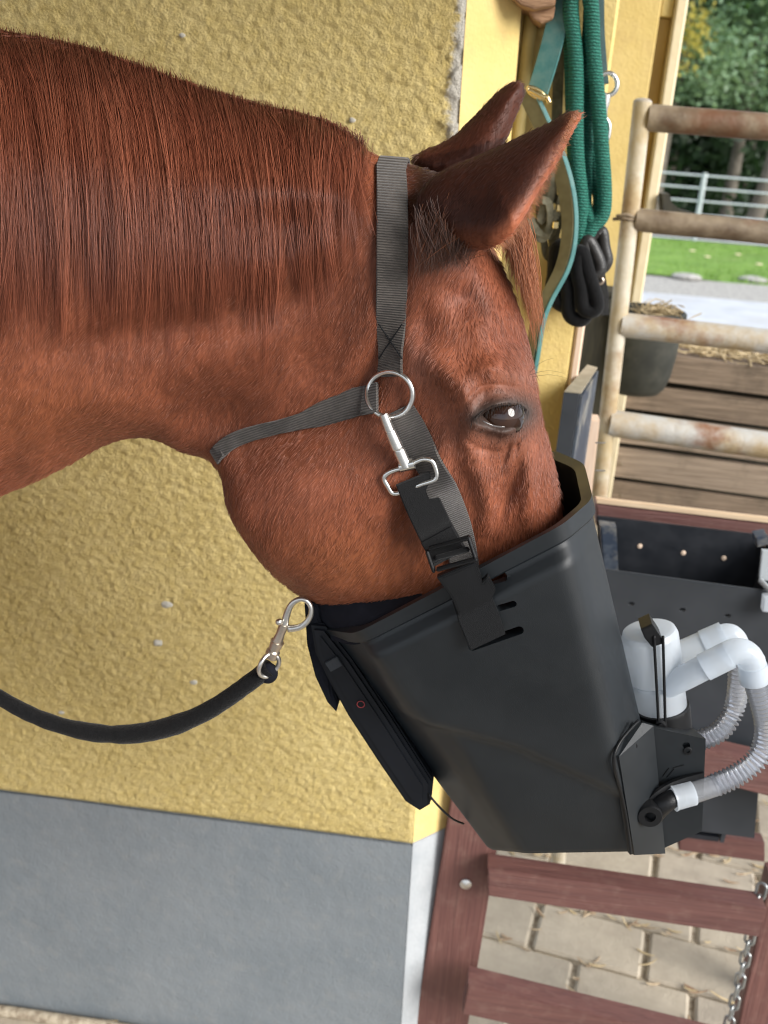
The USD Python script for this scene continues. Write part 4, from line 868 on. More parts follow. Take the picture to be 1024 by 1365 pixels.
rc = on_horse(np.array(520.), np.array(526.), .006); aa = np.arange(48) * 2 * np.pi / 48
ring = on_horse(520 + 31 * np.cos(aa), 526 + 31 * np.sin(aa), .0065); 
for _ in range(6): ring = (np.roll(ring, 1, 0) + ring * 2 + np.roll(ring, -1, 0)) / 4
part('ring', tube(ring, .0022, 10, closed=True), 'bright_nickel', halter, smooth=True)

# ------------------------------------------------------------------ the black inhalation mask
def pts3(l): return np.array([at(a, b, c) for a, b, c in l])
rim_c = pts3([(425, 836, .868), (478, 843, .800), (748, 701, .796), (786, 668, .850)])
bot_c = pts3([(650, 1134, .872), (692, 1138, .832), (850, 1137, .832), (893, 1128, .866)])
def full(c): 
    m = c[::-1].copy(); m[:, 1] = 2 * Y0 - m[:, 1]; return np.vstack([c, m])
def rounded(c, r=(.010, .014, .012, .014), arc=6):
    n = len(c); rr = list(r) + list(r)[::-1]; out = []
    for i in range(n):
        a, b, d = c[i - 1], c[i], c[(i + 1) % n]; e, f = (a - b), (d - b); le, lf = np.linalg.norm(e), np.linalg.norm(f); k = min(rr[i], .4 * le, .4 * lf)
        s, g = b + e / le * k, b + f / lf * k
        for t in np.linspace(0, 1, arc): out.append((1 - t) ** 2 * s + 2 * t * (1 - t) * b + t * t * g)
        nxt = c[(i + 1) % n]; m_ = 26 if i in (1, 5) else 5
        h_ = np.linalg.norm(nxt - b); k2 = min(rr[(i + 1) % n], .4 * h_)
        s2 = nxt - (nxt - b) / h_ * k2
        for t in np.linspace(0, 1, m_ + 2)[1:-1]: out.append(g + (s2 - g) * t)
    return np.array(out)
RIM, BOT = rounded(full(rim_c)), rounded(full(bot_c))
def section(t, s=1.0, grow=0.0):
    q = RIM + (BOT - RIM) * t; c = q.mean(0)
    if grow: 
        d_ = q - c; q = q + d_ / np.linalg.norm(d_, axis=1, keepdims=True) * grow
    return c + (q - c) * s
def loft(secs):
    n, k = len(secs), len(secs[0]); v = np.vstack(secs)
    i, j = np.meshgrid(np.arange(n - 1), np.arange(k), indexing='ij')
    f = np.stack([i * k + j, i * k + (j + 1) % k, (i + 1) * k + (j + 1) % k, (i + 1) * k + j], -1).reshape(-1, 4)
    f = np.vstack([f[:, [0, 1, 2]], f[:, [0, 2, 3]]]); j = np.arange(k)
    v = np.vstack([v, secs[0].mean(0), secs[-1].mean(0)])
    f = np.vstack([f, np.stack([np.full(k, n * k), (j + 1) % k, j], 1), np.stack([np.full(k, n * k + 1), (n - 1) * k + j, (n - 1) * k + (j + 1) % k], 1)])
    m = trimesh.Trimesh(v, f, process=False)
    if m.volume < 0: m.invert()
    return m
ts = np.linspace(0, .985, 70)
panel = np.array([(500, 880), (460, 820), (760, 640), (900, 640), (930, 1075), (842, 1058), (770, 1026), (690, 990), (612, 968), (570, 962), (535, 945)], float)
panel2 = np.vstack([panel[[0, 1, 2, 3, 4]], [(930, 1160), (700, 1160), (672, 1110), (646, 1062), (618, 1006), (592, 968), (570, 962), (535, 945)]]).astype(float)
def mask_relief(sec, t):
    near_ = sec.copy(); near_[:, 1] = np.where(sec[:, 1] > Y0, 2 * Y0 - sec[:, 1], sec[:, 1]); a, b = proj(near_)
    import shapely
    from scipy.spatial import cKDTree
    ring_ = np.vstack([panel + (np.roll(panel, -1, 0) - panel) * s for s in np.linspace(0, 1, 40)[:-1]])
    dd = cKDTree(ring_).query(np.stack([a, b], 1))[0]; dd = np.where(shapely.contains_xy(Polygon(panel), a, b), dd, -dd)
    ring2 = np.vstack([panel2 + (np.roll(panel2, -1, 0) - panel2) * s for s in np.linspace(0, 1, 40)[:-1]])
    d2_ = cKDTree(ring2).query(np.stack([a, b], 1))[0]; d2_ = np.where(shapely.contains_xy(Polygon(panel2), a, b), d2_, -d2_)
    sidef = np.clip((Y0 - near_[:, 1] - .055) / .02, 0, 1)
    h_ = .0062 / (1 + np.exp(-d2_ / 3.2)) + .0060 / (1 + np.exp(-dd / 2.8))
    sec = sec.copy(); sec[:, 1] += np.where(sec[:, 1] > Y0, 1, -1) * h_ * sidef * np.clip((t - .05) / .03, 0, 1)
    return sec
outer = loft([mask_relief(section(t), t) for t in ts] + [section(.997, .985), section(1.0, .95)])
inner = loft([section(t, .950) for t in np.linspace(-.03, .97, 8)])
def rod_y(a, b, rp, y0, y1):
    A, B = at(*a, (y0 + y1) / 2), at(*b, (y0 + y1) / 2); r_ = rp * .85 / 1400; out = []
    for c in (A, B):
        for k in range(14):
            for y in (y0, y1): out.append([c[0] + r_ * math.cos(k * math.pi / 7), y, c[2] + r_ * math.sin(k * math.pi / 7)])
    return hull(out)
man = to_man(outer) - to_man(inner)
for a, b, r_ in (((651, 779), (671, 772), 5.5), ((667, 808), (684, 803), 5.0), ((630, 862), (692, 840), 6.5)):
    man = man - to_man(rod_y(a, b, r_, .74, .845))
mask = thing('inhalation_mask', section(1.0).mean(0), 'black plastic bucket shaped inhalation mask over the horse muzzle', 'inhaler mask')
shell = part('shell', tm(man), 'mask_plastic', mask, smooth=32)
lip = to_man(loft([section(t, 1, .0034) for t in (-.004, .003, .036)] + [section(.042, 1, .0012)])) - to_man(loft([section(t, .950) for t in (-.03, .06)]))
part('rim', tm(lip), 'mask_plastic', mask, smooth=35)
# neoprene collar under the jaw
L_ = pts3([(560, 801, .806), (520, 822, .806), (480, 842, .812), (450, 839, .836), (428, 835, .870)]); U_ = pts3([(560, 788, .842), (520, 794, .838), (478, 797, .838), (438, 797, .852), (408, 799, .874)])
L_, U_ = spline(full(L_), 60), spline(full(U_), 60); M_ = (L_ + U_) / 2; M_ += (M_ - M_.mean(0)) * .05
part('neoprene_collar', grid_mesh(np.stack([L_ + [0, 0, -.012], L_, M_, U_, U_ * .9 + U_.mean(0) * .1 + [0, 0, .002]], 1)), 'navy_neoprene', mask, smooth=True)
# long padded case along the back of the mask
cs_ = part('valve_case', pix_prism([(414, 830), (436, 832), (470, 875), (520, 950), (577, 1040), (575, 1070), (560, 1079), (540, 1066), (502, 1010), (464, 952), (438, 905), (420, 868)], .842, .958, .009, .85), 'navy_case', mask, smooth=30)
part('strap_flap', pix_prism([(405, 799), (424, 806), (436, 836), (442, 880), (447, 922), (452, 936), (449, 950), (436, 936), (420, 902), (409, 860)], .852, .948, .005, .855), 'navy_neoprene', mask, smooth=30)
part('grey_tab', pix_prism([(433, 884), (449, 875), (457, 887), (441, 896)], .8395, .845, .001, .84), 'gray_trough_plastic', mask, smooth=30)
c = at(481, 939, .8405); aa = np.arange(24) * 2 * np.pi / 24
part('red_ring_mark', tube(c + np.stack([.0034 * np.cos(aa), 0 * aa, .0034 * np.sin(aa)], 1), .00045, 6, closed=True), 'red_print', mask, smooth=True)
part('thin_cable', tube(spline(pts3([(560, 1040, .86), (574, 1062, .845), (590, 1080, .845), (604, 1092, .855), (618, 1098, .872)]), 30), .0011, 8), 'mask_black', mask, smooth=True)
# adapter block and its flange on the front of the mask
blk = np.vstack([pts3([(862, 968, .852), (941, 985, .852), (936, 1108, .852), (878, 1134, .852)]), pts3([(862, 968, .852), (941, 985, .852), (936, 1108, .852), (878, 1134, .852)]) * [1, 0, 1] + [0, .948, 0]])
blk[4:6, 2] -= .036
q = to_man(hull(blk)); part('adapter_block', tm((q - to_man(rod_y((917, 1001), (917.5, 1001), 5.5, .83, .856))).refine(1)), 'mask_plastic', mask, smooth=25)
fl_ = pts3([(851, 962, .8455), (820, 1007, .812), (841, 1138, .826), (882, 1136, .8495), (866, 966, .8505)]); no = np.cross(fl_[1] - fl_[0], fl_[2] - fl_[0]); no /= np.linalg.norm(no); no *= -np.sign(no @ FWD)
part('adapter_flange', hull(np.vstack([fl_ + no * .004, fl_ - no * .003])), 'mask_plastic', mask, smooth=25)
seam = pts3([(851, 961, .840), (819, 1007, .806), (825, 1045, .811), (841, 1138, .820)])
part('flange_gasket', tube(np.vstack([spline(seam, 40)]), .0016, 8), 'mask_black', mask, smooth=True)
for a, b, y in ((844, 994, .829), (917, 1001, .8515)):
    c = at(a, b, y); part('screw_socket', lathe(c + [0, .003, 0], c + [0, -.0010, 0], [(0, .0040), (.9, .0040), (1, .0034), (1, .0018), (.3, .0016), (.3, 0)], 20), 'mask_black', mask, smooth=35)
for a in ([(884, 1035), (892, 1024)], [(890, 1036), (899, 1025)], [(897, 1024), (912, 1020)]):
    part('embossed_mark', tube(pts3([(u, v, .8517) for u, v in a]), .0005, 6), 'mask_black', mask, smooth=True)
# strap from the halter ring to the mask
hp_ = np.vstack([strap_on([(550, 638), (562, 668), (577, 700), (588, 722)], .0155, 24)[0], pts3([(600, 742, .786), (617, 775, .784)])])
hp_ = spline(hp_[::3].tolist() + [hp_[-2], hp_[-1]] if False else hp_[::4], 30)
sn_ = np.tile(-FWD + np.array([0, 0, .0]), (30, 1))
part('upper_strap', ribbon(hp_, sn_, np.linspace(.0285, .0300, 30), .0034), 'black_webbing', mask, smooth=40)
fold = hp_[[20, 24, 28]] + np.array([0, -.0030, 0]); part('strap_fold', ribbon(spline(fold, 12), sn_[:12], .0290, .003), 'black_webbing', mask, smooth=40)
c0, c1_ = at(575, 748, .781), at(628, 728, .781)
dirv = (c1_ - c0) / np.linalg.norm(c1_ - c0); perp = np.cross(dirv, FWD); perp /= np.linalg.norm(perp); perp *= np.sign(perp @ UP)
def slab(cx0, cy0, length, height, th, y, mt, nm, ang_px, bev=.002):
    """rounded plate facing the camera, turned in the picture plane of the thing it sits on"""
    c = at(cx0, cy0, y); a_ = math.radians(ang_px); ux, uz = np.array([math.cos(a_), 0, math.sin(a_)]), np.array([-math.sin(a_), 0, math.cos(a_)])
    m = box([-length / 2, -th / 2, -height / 2], [length / 2, th / 2, height / 2], bev); v = m.vertices
    m.vertices = c + v[:, :1] * ux + v[:, 1:2] * np.array([0, 1, 0]) + v[:, 2:] * uz
    return part(nm, m, mt, mask, smooth=30)
slab(598, 724, .0345, .0030, .006, .782, 'mask_black', 'slider_bar', 23, .0012)
slab(609, 752, .0345, .0030, .006, .780, 'mask_black', 'slider_bar', 23, .0012)
slab(603, 738, .0290, .0045, .004, .784, 'black_webbing', 'slider_tongue', 23, .0015)
slab(574, 748, .0030, .0200, .006, .782, 'mask_black', 'slider_bar', 23, .0012)
slab(629, 729, .0030, .0200, .006, .782, 'mask_black', 'slider_bar', 23, .0012)
bk = pix_prism([(582, 770), (634, 748), (643, 775), (650, 768), (661, 788), (655, 800), (612, 822), (603, 800)], .779, .789, .0025, .78); part('buckle', bk, 'mask_black', mask, smooth=30)
part('lower_webbing', pix_prism([(603, 802), (650, 782), (664, 815), (674, 845), (627, 867), (612, 830)], .7835, .787, .0012, .785), 'black_gray_webbing', mask, smooth=30)
part('webbing_stitch', tube(pts3([(600, 798, .7825), (624, 788, .7825), (650, 778, .7825)]), .0006, 6), 'black_gray_webbing', mask, smooth=True)
# snap hook between ring and strap
yk = on_horse(np.array(530.), np.array(590.))[1] - .012
P3 = lambda l, y=None: pts3([(a, b, yk if y is None else y) for a, b in l])
part('hook_gate', lathe(*P3([(511, 552), (521, 577)]), [(0, .001), (0, .0036), (.8, .0042), (1, .0036), (1, .001)], 16), 'bright_nickel', mask, smooth=35)
part('hook_body', lathe(*P3([(520, 575), (542, 622)]), [(0, .002), (0, .0046), (.45, .0052), (.5, .0044), (.55, .0052), (1, .0050), (1, .002)], 16), 'bright_nickel', mask, smooth=35)
part('hook_swivel', lathe(*P3([(533, 623), (552, 617)]), [(0, .001), (0, .0042), (1, .0048), (1, .001)], 16), 'bright_nickel', mask, smooth=35)
part('hook_bow', tube(spline(P3([(523, 657), (517, 648), (512, 637), (518, 630), (536, 624), (552, 617), (565, 612), (575, 614), (581, 625), (582, 637), (570, 643), (540, 654)]), 60, closed=True), .0021, 10, closed=True), 'bright_nickel', mask, smooth=True)

# ------------------------------------------------------------------ nebuliser cup with its hoses, on the mask
neb = thing('nebuliser_cup', at(880, 955, Y0), 'white plastic nebuliser cup in a black holder on the mask front', 'nebuliser')
ca_, cb_ = at(866, 846, Y0), at(885, 958, Y0)
part('cup', lathe(ca_, cb_, [(-.07, .0), (-.07, .020), (-.05, .0240), (0, .0258), (.02, .0262), (.50, .0256), (.52, .0243), (1, .0232), (1, 0)], 40), 'milky_plastic', neb, smooth=40)
part('holder_band', lathe(at(881, 940, Y0), at(887, 984, Y0), [(0, .0236), (0, .0262), (.08, .0268), (1, .0258), (1, .0)], 40), 'mask_black', neb, smooth=40)
part('top_clip', pix_prism([(853, 834), (868, 827), (880, 845), (884, 853), (868, 858), (858, 846)], Y0 - .028, Y0 - .004, .0015, Y0 - .02), 'mask_black', neb, smooth=30)
for a, b in (((872, 850), (878, 962)), ((884, 850), (887, 962))):
    part('elastic_band', tube(pts3([(a[0], a[1] - 2, Y0 - .0275), a + (Y0 - .0285,), ((a[0] + b[0]) / 2, (a[1] + b[1]) / 2, Y0 - .0285), b + (Y0 - .0285,)]), .0014, 8), 'mask_black', neb, smooth=True)
c = at(881, 965, Y0 - .0265); part('band_stud', lathe(c, c + np.array([0, -.006, 0]), [(0, .0055), (.5, .0055), (.6, .0035), (1, .0035), (1, 0)], 20), 'mask_black', neb, smooth=35)
def corrugated(path, r0, n=30, amp=.0019, ext=None):
    q = spline(path, n * 6); ph = np.arange(n * 6) * 2 * np.pi / 6
    return tube(q, r0 + amp * np.sign(np.cos(ph)) * np.abs(np.cos(ph)) ** .6, 18)
ya, yb_ = Y0 + .022, Y0 - .030
part('rear_outlet', join(tube(pts3([(893, 876, Y0 + .015), (920, 864, ya), (946, 853, ya)]), .0108, 18), tube(pts3([(938, 857, ya), (966, 845, ya)]), .0122, 18)), 'milky_plastic', neb, smooth=40)
part('rear_elbow', tube(spline(pts3([(958, 848, ya), (974, 846, ya), (983, 856, ya), (985, 882, ya)]), 24), .0102, 18), 'milky_plastic', neb, smooth=True)
part('front_outlet', join(tube(pts3([(888, 915, Y0 - .014), (915, 902, yb_ + .004), (946, 886, yb_)]), .0115, 18), tube(pts3([(938, 890, yb_), (972, 873, yb_)]), .0128, 18)), 'milky_plastic', neb, smooth=40)
part('front_elbow', tube(spline(pts3([(964, 877, yb_), (982, 868, yb_), (996, 872, yb_), (1003, 890, yb_), (1005, 908, yb_)]), 28), np.interp(np.arange(28), [0, 15, 16, 27], [.0118, .0118, .0125, .0120]), 18), 'milky_plastic', neb, smooth=True)
part('elbow_sleeve', lathe(*pts3([(1003, 886, yb_), (1006, 909, yb_)]), [(0, .010), (0, .0128), (.9, .0132), (1, .0128), (1, .008)], 24), 'milky_plastic', neb, smooth=35)
part('cup_seam', lathe(ca_ + (cb_ - ca_) * .50, ca_ + (cb_ - ca_) * .54, [(0, .0245), (0, .0266), (1, .0266), (1, .024)], 40), 'milky_plastic', neb, smooth=35)
part('rear_hose', corrugated(pts3([(985, 878, ya), (984, 915, ya), (977, 950, ya), (962, 973, ya - .01), (930, 988, ya - .02)]), .0082, 24), 'clear_hose', neb, smooth=60)
part('front_hose', corrugated(pts3([(1005, 900, yb_), (1015, 935, yb_), (1022, 972, yb_), (1012, 1008, yb_ - .004), (985, 1032, yb_ - .010), (950, 1048, yb_ - .018)]), .0090, 32), 'clear_hose', neb, smooth=60)
part('hose_cuff', tube(pts3([(954, 1047, yb_ - .017), (918, 1059, yb_ - .026)]), .0098, 20), 'clear_hose', neb, smooth=40)
part('hose_cap', lathe(*pts3([(924, 1057, yb_ - .025), (897, 1064, yb_ - .030)]), [(0, .006), (0, .0112), (.85, .0116), (1, .0124), (1, .006)], 24), 'milky_plastic', neb, smooth=35)
ey = yb_ - .034
part('hose_connector', tube(spline(pts3([(908, 1061, yb_ - .028), (890, 1068, ey), (868, 1085, ey + .004)]), 16), np.interp(np.arange(16), [0, 5, 15], [.0070, .0088, .0112]), 18), 'mask_black', neb, smooth=True)
c = at(866, 1086, ey - .008); part('connector_eye', lathe(c + [0, .016, 0], c + [0, -.004, 0], [(0, .0118), (.85, .0118), (1, .0105), (1, .0052), (.3, .0046), (.3, 0)], 24), 'mask_black', neb, smooth=35)
part('connector_strip', ribbon(spline(pts3([(860, 1074, .836), (880, 1054, .840), (905, 1041, .847), (938, 1032, .851)]), 16), np.tile([[0, -1, 0]], (16, 1)), .005, .004), 'mask_black', neb, smooth=40)

# ------------------------------------------------------------------ lead rope
RY = .842
lead = thing('lead_rope', at(362, 888, RY), 'black padded lead rope sagging in front of the wall to the chin', 'lead rope')
lp = spline(pts3([(-170, 820, RY - .01), (-70, 882, RY), (0, 930, RY), (45, 954, RY), (100, 972, RY), (165, 979, RY), (225, 969, RY), (285, 943, RY), (330, 912, RY), (360, 890, RY)]), 160)
wv = np.interp(np.linspace(0, 1, 160), [0, .35, .6, .75, .92, 1], [.0068, .0070, .0088, .0094, .0080, .0085]) * (1 + .22 * (meshkit.fbm(np.stack([np.arange(160) * .13, 0 * np.arange(160), 0 * np.arange(160)], -1), 3) - .5))
part('rope', tube(lp, wv, 16), 'black_rope', lead, smooth=True)
m = trimesh.creation.icosphere(3, .0095); m.vertices *= [1, .8, 1.1]; m.apply_translation(at(357, 897, RY)); part('rope_end', m, 'navy_neoprene', lead, smooth=True)
part('hook_eye', tube(spline(pts3([(347, 899, RY - .010), (349, 882, RY - .011), (360, 872, RY - .004), (370, 876, RY - .002), (368, 892, RY), (356, 902, RY - .006)]), 40, closed=True), .0021, 10, closed=True), 'nickel', lead, smooth=True)
part('hook_barrel', lathe(*pts3([(361, 876, RY), (370, 855, RY)]), [(0, .002), (0, .0062), (.4, .0066), (.5, .0052), (1, .0064), (1, .002)], 18), 'worn_brass', lead, smooth=35)
part('hook_shank', lathe(*pts3([(369, 857, RY), (379, 832, RY)]), [(0, .0052), (.5, .0040), (1, .0046), (1, 0)], 16), 'worn_brass', lead, smooth=35)
part('hook_bow', tube(spline(pts3([(379, 834, RY), (385, 812, RY), (394, 801, RY), (405, 799, RY), (414, 808, RY), (413, 823, RY), (401, 835, RY), (384, 838, RY)]), 50), np.r_[np.linspace(.0036, .0024, 20), np.full(10, .0023), np.linspace(.0024, .0034, 20)], 12), 'nickel', lead, smooth=True)
m = trimesh.creation.icosphere(2, .0032); m.apply_translation(at(372, 829, RY - .004)); part('hook_stud', m, 'nickel', lead, smooth=True)

# ------------------------------------------------------------------ tack hanging on the pier
TY = 1.452
T3 = lambda l, y=TY: pts3([(p[0], p[1], p[2] if len(p) > 2 else y) for p in l])
bracket = thing('wooden_bracket', at(705, 5, 1.44), 'brown wooden bracket at the top of the yellow pier holding the tack', 'bracket')
part('arm', pix_prism([(664, -30), (742, -30), (741, 6), (712, 12), (694, 6), (680, -6)], 1.40, 1.504, .004), 'brown_bracket_wood', bracket)
part('brace', pix_prism([(704, 13), (741, 8), (738, 24), (722, 31), (711, 25)], 1.43, 1.504, .003), 'brown_bracket_wood', bracket)
part('peg', tube(T3([(765, -22, 1.504), (768, -30, 1.40)]), .012, 14), 'brown_bracket_wood', bracket, smooth=40)
part('peg', tube(T3([(742, -22, 1.504), (742, -30, 1.40)]), .012, 14), 'brown_bracket_wood', bracket, smooth=40)

rope = thing('green_lead_rope', T3([(775, 100)])[0], 'green braided lead rope coiled in long loops from the wooden bracket', 'lead rope')
part('coil', tube(spline(T3([(768, -32, 1.43), (762, -5, 1.44), (766, 60), (768, 150), (771, 230), (774, 300), (776, 318), (783, 314), (790, 302), (800, 292), (806, 268), (803, 205), (797, 130), (790, 50), (786, -5, 1.44), (778, -30, 1.43)]), 220), .0098, 14), 'green_rope', rope, smooth=True)
part('coil', tube(spline(T3([(752, -30, 1.45), (757, 10, 1.465), (762, 110, 1.468), (766, 220, 1.466), (768, 300, 1.46), (770, 322, 1.455), (776, 326, 1.45)]), 120), .0090, 14), 'green_rope', rope, smooth=True)
part('coil', tube(spline(T3([(789, -30, 1.46), (784, 60, 1.475), (783, 180, 1.475), (782, 250, 1.47), (784, 285, 1.455), (790, 296, 1.452), (796, 286, 1.46), (795, 240, 1.475), (792, 190, 1.48)]), 120), .0080, 14), 'green_rope', rope, smooth=True)
part('snap_ring', tube(np.array([at(810 + 13 * math.cos(a), 112 + 15 * math.sin(a), 1.462) for a in np.arange(32) * math.pi / 16]), .0030, 10, closed=True), 'bright_nickel', rope, smooth=True)
part('snap_body', lathe(*T3([(808, 126, 1.462), (804, 156, 1.462)]), [(0, .002), (0, .006), (.4, .0062), (.6, .0045), (1, .0055), (1, .002)], 16), 'nickel', rope, smooth=35)
part('snap_bow', tube(spline(T3([(804, 154, 1.462), (811, 162, 1.462), (812, 178, 1.462), (808, 188, 1.462), (799, 184, 1.462), (797, 166, 1.462)]), 30), .0026, 10), 'bright_nickel', rope, smooth=True)

teal = thing('teal_halter', T3([(735, 60)])[0], 'faded teal webbing halter with a brass buckle hanging left of the green rope', 'halter')
part('strap', ribbon(spline(T3([(755, -30, 1.45), (749, 0), (738, 50), (727, 90), (717, 122)]), 30), np.tile([[-.25, -1, 0]], (30, 1)), .0275, .004), 'teal_strap', teal, smooth=40)
part('strap', ribbon(spline(T3([(797, -25, 1.49), (797, 30, 1.488), (800, 80, 1.486), (803, 112, 1.48)]), 20), np.tile([[.2, -1, 0]], (20, 1)), .017, .004), 'dark_teal_strap', teal, smooth=40)
lo_ = spline(T3([(702, 122, 1.447), (722, 165, 1.445), (742, 212, 1.440), (755, 262, 1.436), (757, 315, 1.432), (746, 362, 1.428), (728, 396, 1.424), (716, 425, 1.42), (708, 470, 1.42), (698, 520, 1.42)]), 70)
part('long_strap', ribbon(lo_, np.tile([[-.55, -.8, .1]], (70, 1)), np.interp(np.linspace(0, 1, 70), [0, .3, .6, 1], [.024, .020, .016, .013]), .006), 'olive_strap', teal, smooth=40)
part('strap_edging', ribbon(lo_ + [.0085, -.003, .002], np.tile([[.4, -.9, .1]], (70, 1)), .0060, .008), 'teal_strap', teal, smooth=40)
part('buckle', join(tube(np.array([at(715 + 11 * math.cos(a) + 3 * math.sin(a), 124 + 7 * math.sin(a) + 4 * math.cos(a), 1.441) for a in np.arange(24) * math.pi / 12]), .0024, 8, closed=True), tube(T3([(706, 120, 1.439), (727, 130, 1.437)]), .003, 8)), 'brass', teal, smooth=True)
part('buckle', join(tube(T3([(728, 128, 1.44), (733, 137, 1.44)]), .0038, 8)), 'brass', teal, smooth=True)

tangle = thing('olive_halter', T3([(732, 290)])[0], 'dirty olive halter tangled in a heap behind the long teal edged strap', 'halter')
r2 = np.random.default_rng(5)
for k in range(9):
    c0 = np.array([733 + r2.normal(0, 7), 292 + r2.normal(0, 28)]); a0 = r2.uniform(0, 6.28); w_, h_ = r2.uniform(8, 16), r2.uniform(20, 42)
    q = [(c0[0] + w_ * math.cos(a0 + a) , c0[1] + h_ * math.sin(a) + 4 * math.sin(2 * a + k), 1.482 - .012 * (k % 4) + .006 * math.sin(a)) for a in np.linspace(0, 4.6, 10)]
    part('strap', ribbon(spline(T3(q), 40), np.tile([[-.2 + .1 * (k % 5), -1, .2]], (40, 1)), .010, .003), 'olive_tangle', tangle, smooth=40)
part('hanging_strap', ribbon(spline(T3([(748, -20, 1.495), (745, 80, 1.493), (742, 170, 1.492), (738, 250, 1.485)]), 30), np.tile([[0, -1, 0]], (30, 1)), .014, .003), 'olive_tangle', tangle, smooth=40)
for a, b in ((746, 277), (741, 300)):
    part('fitting', box(at(a, b, 1.445) - [.004, .002, .005], at(a, b, 1.445) + [.004, .002, .005], .0012), 'brass', tangle)

lth = thing('black_bridle', T3([(772, 370)])[0], 'bundle of black rope and leather straps hanging below the green rope', 'bridle')
LY = 1.455
for k, (path, r_) in enumerate([([(748, 330), (741, 365), (742, 398), (757, 406), (768, 385), (766, 345)], .012),
                                ([(757, 352), (757, 392), (764, 424), (776, 426), (781, 402), (771, 362), (763, 345)], .0098),
                                ([(770, 352), (775, 388), (782, 414), (792, 414), (792, 388), (782, 356), (774, 335)], .0098),
                                ([(790, 316), (792, 345), (799, 360), (808, 352), (806, 330), (800, 308)], .008),
                                ([(783, 320), (781, 346), (786, 368), (795, 366), (793, 335)], .009)]):
    part('strap_loop', tube(spline(T3([(a, b, LY - .008 * (k % 3)) for a, b in path]), 60, closed=True), r_, 12, closed=True), 'black_rope' if k < 3 else 'black_leather', lth, smooth=True)
part('leather_roll', pix_prism([(742, 335), (765, 318), (798, 305), (810, 340), (808, 372), (795, 395), (775, 410), (752, 404), (742, 380)], 1.468, 1.503, .012), 'black_leather', lth)
part('strap_end', ribbon(T3([(800, 362, 1.47), (806, 395, 1.47), (806, 420, 1.47)]), np.tile([[0, -1, 0]], (3, 1)), .012, .004), 'black_leather', lth, smooth=40)
part('ring', tube(np.array([at(796 + 8 * math.cos(a), 374 + 5 * math.sin(a), 1.445) for a in np.arange(24) * math.pi / 12]), .0024, 8, closed=True), 'worn_brass', lth, smooth=True)

# ------------------------------------------------------------------ steel hurdle with rusty rails
HY = 1.90
hurdle = thing('steel_hurdle', (at(805, 600, HY)[0], HY, 0), 'rusty galvanised steel hurdle of round rails beside the yellow jamb', 'hurdle')
ut, ub = at(857, 136, HY), at(805, 602, HY); ud = (ut - ub) / (ut[2] - ub[2])
part('upright', tube(np.array([ub + ud * (z - ub[2]) for z in np.linspace(0, ut[2], 30)]), .0155, 20), 'pale_worn_upright', hurdle, smooth=50)
part('upright_cap', lathe(ut - [0, 0, .001], ut + [0, 0, .007], [(0, .0155), (.4, .0150), (.8, .010), (1, 0)], 20), 'rusty_galvanised', hurdle, smooth=40)
for (a, b, c, d_), r_, mt_n in (((866, 157, 1024, 169), .0215, 'rusty_brown_rail'), ((850, 293, 1024, 310), .0195, 'rusty_brown_rail'), ((831, 433, 1024, 455), .0215, 'rusty_galvanised'), ((816, 564, 1024, 594), .0245, 'rusty_galvanised')):
    A, B = at(a, b, HY), at(c, d_, HY); q = A + (B - A) * np.linspace(-.02, 5.0, 120)[:, None]
    rr = r_ * (1 + .05 * (meshkit.fbm(q * 14, 3) - .5))
    part('rail', tube(q, rr, 20), mt_n, hurdle, smooth=60)
fx = at(1024, 169, HY)[0] + .75
part('upright', tube(np.array([[fx, HY, z] for z in np.linspace(0, 1.6, 20)]), .0155, 20), 'pale_worn_upright', hurdle, smooth=50)
part('weld_tie', tube(T3([(822, 288, HY - .01), (836, 286, HY - .018), (850, 291, HY - .01)]), .003, 8), 'rusty_brown_rail', hurdle, smooth=True)
part('weld_tie', tube(T3([(818, 292, HY + .0), (833, 291, HY - .018), (850, 296, HY - .01)]), .003, 8), 'rusty_brown_rail', hurdle, smooth=True)

# ------------------------------------------------------------------ rubber feed bowl with hay
BY = 2.14
fb = thing('feed_bowl', at(852, 420, BY), 'dark rubber feed bowl hung behind the hurdle with hay on top', 'feed bowl')
bt, bbm = at(857, 414, BY), at(850, 524, BY); ax_b = np.array([bt[0], BY, bbm[2]]), np.array([bt[0], BY, bt[2]])
part('bowl', lathe(*ax_b, [(0, 0), (.0, .035), (.03, .056), (.10, .066), (.25, .074), (.5, .079), (1, .082), (1.02, .081), (1.0, .077), (.5, .073), (.2, .062), (.12, .03), (.12, 0)], 48), 'feed_rubber', fb, smooth=40)
part('rim', lathe(ax_b[1] - [0, 0, .012], ax_b[1] + [0, 0, .004], [(0, .082), (.2, .0860), (.8, .0860), (1, .083), (1, .079)], 48), 'feed_rubber', fb, smooth=40)
def straw(n, fx_, L=(.03, .09), w=.0018, seed=3, up=.35):
    r3 = np.random.default_rng(seed); out = []
    for k in range(n):
        c = fx_(r3); L_ = r3.uniform(*L); a = r3.uniform(0, 6.28); e = r3.normal(0, up); d3 = np.array([math.cos(a) * math.cos(e), math.sin(a) * math.cos(e), math.sin(e)]); bnd = r3.normal(0, .25, 3) * L_
        out.append(tube(np.array([c - d3 * L_ / 2, c + bnd * .3, c + d3 * L_ / 2]), [w, w, w * .4], 4))
    return join(*out)
part('hay_heap', straw(120, lambda r3: np.array([bt[0] + .03 + r3.normal(0, .022), BY + r3.normal(0, .03), bt[2] + abs(r3.normal(0, .008)) - .006]), (.02, .055), .0014), 'hay', smooth=True, label='small heap of hay in the dark feed bowl', category='hay', kind='stuff')

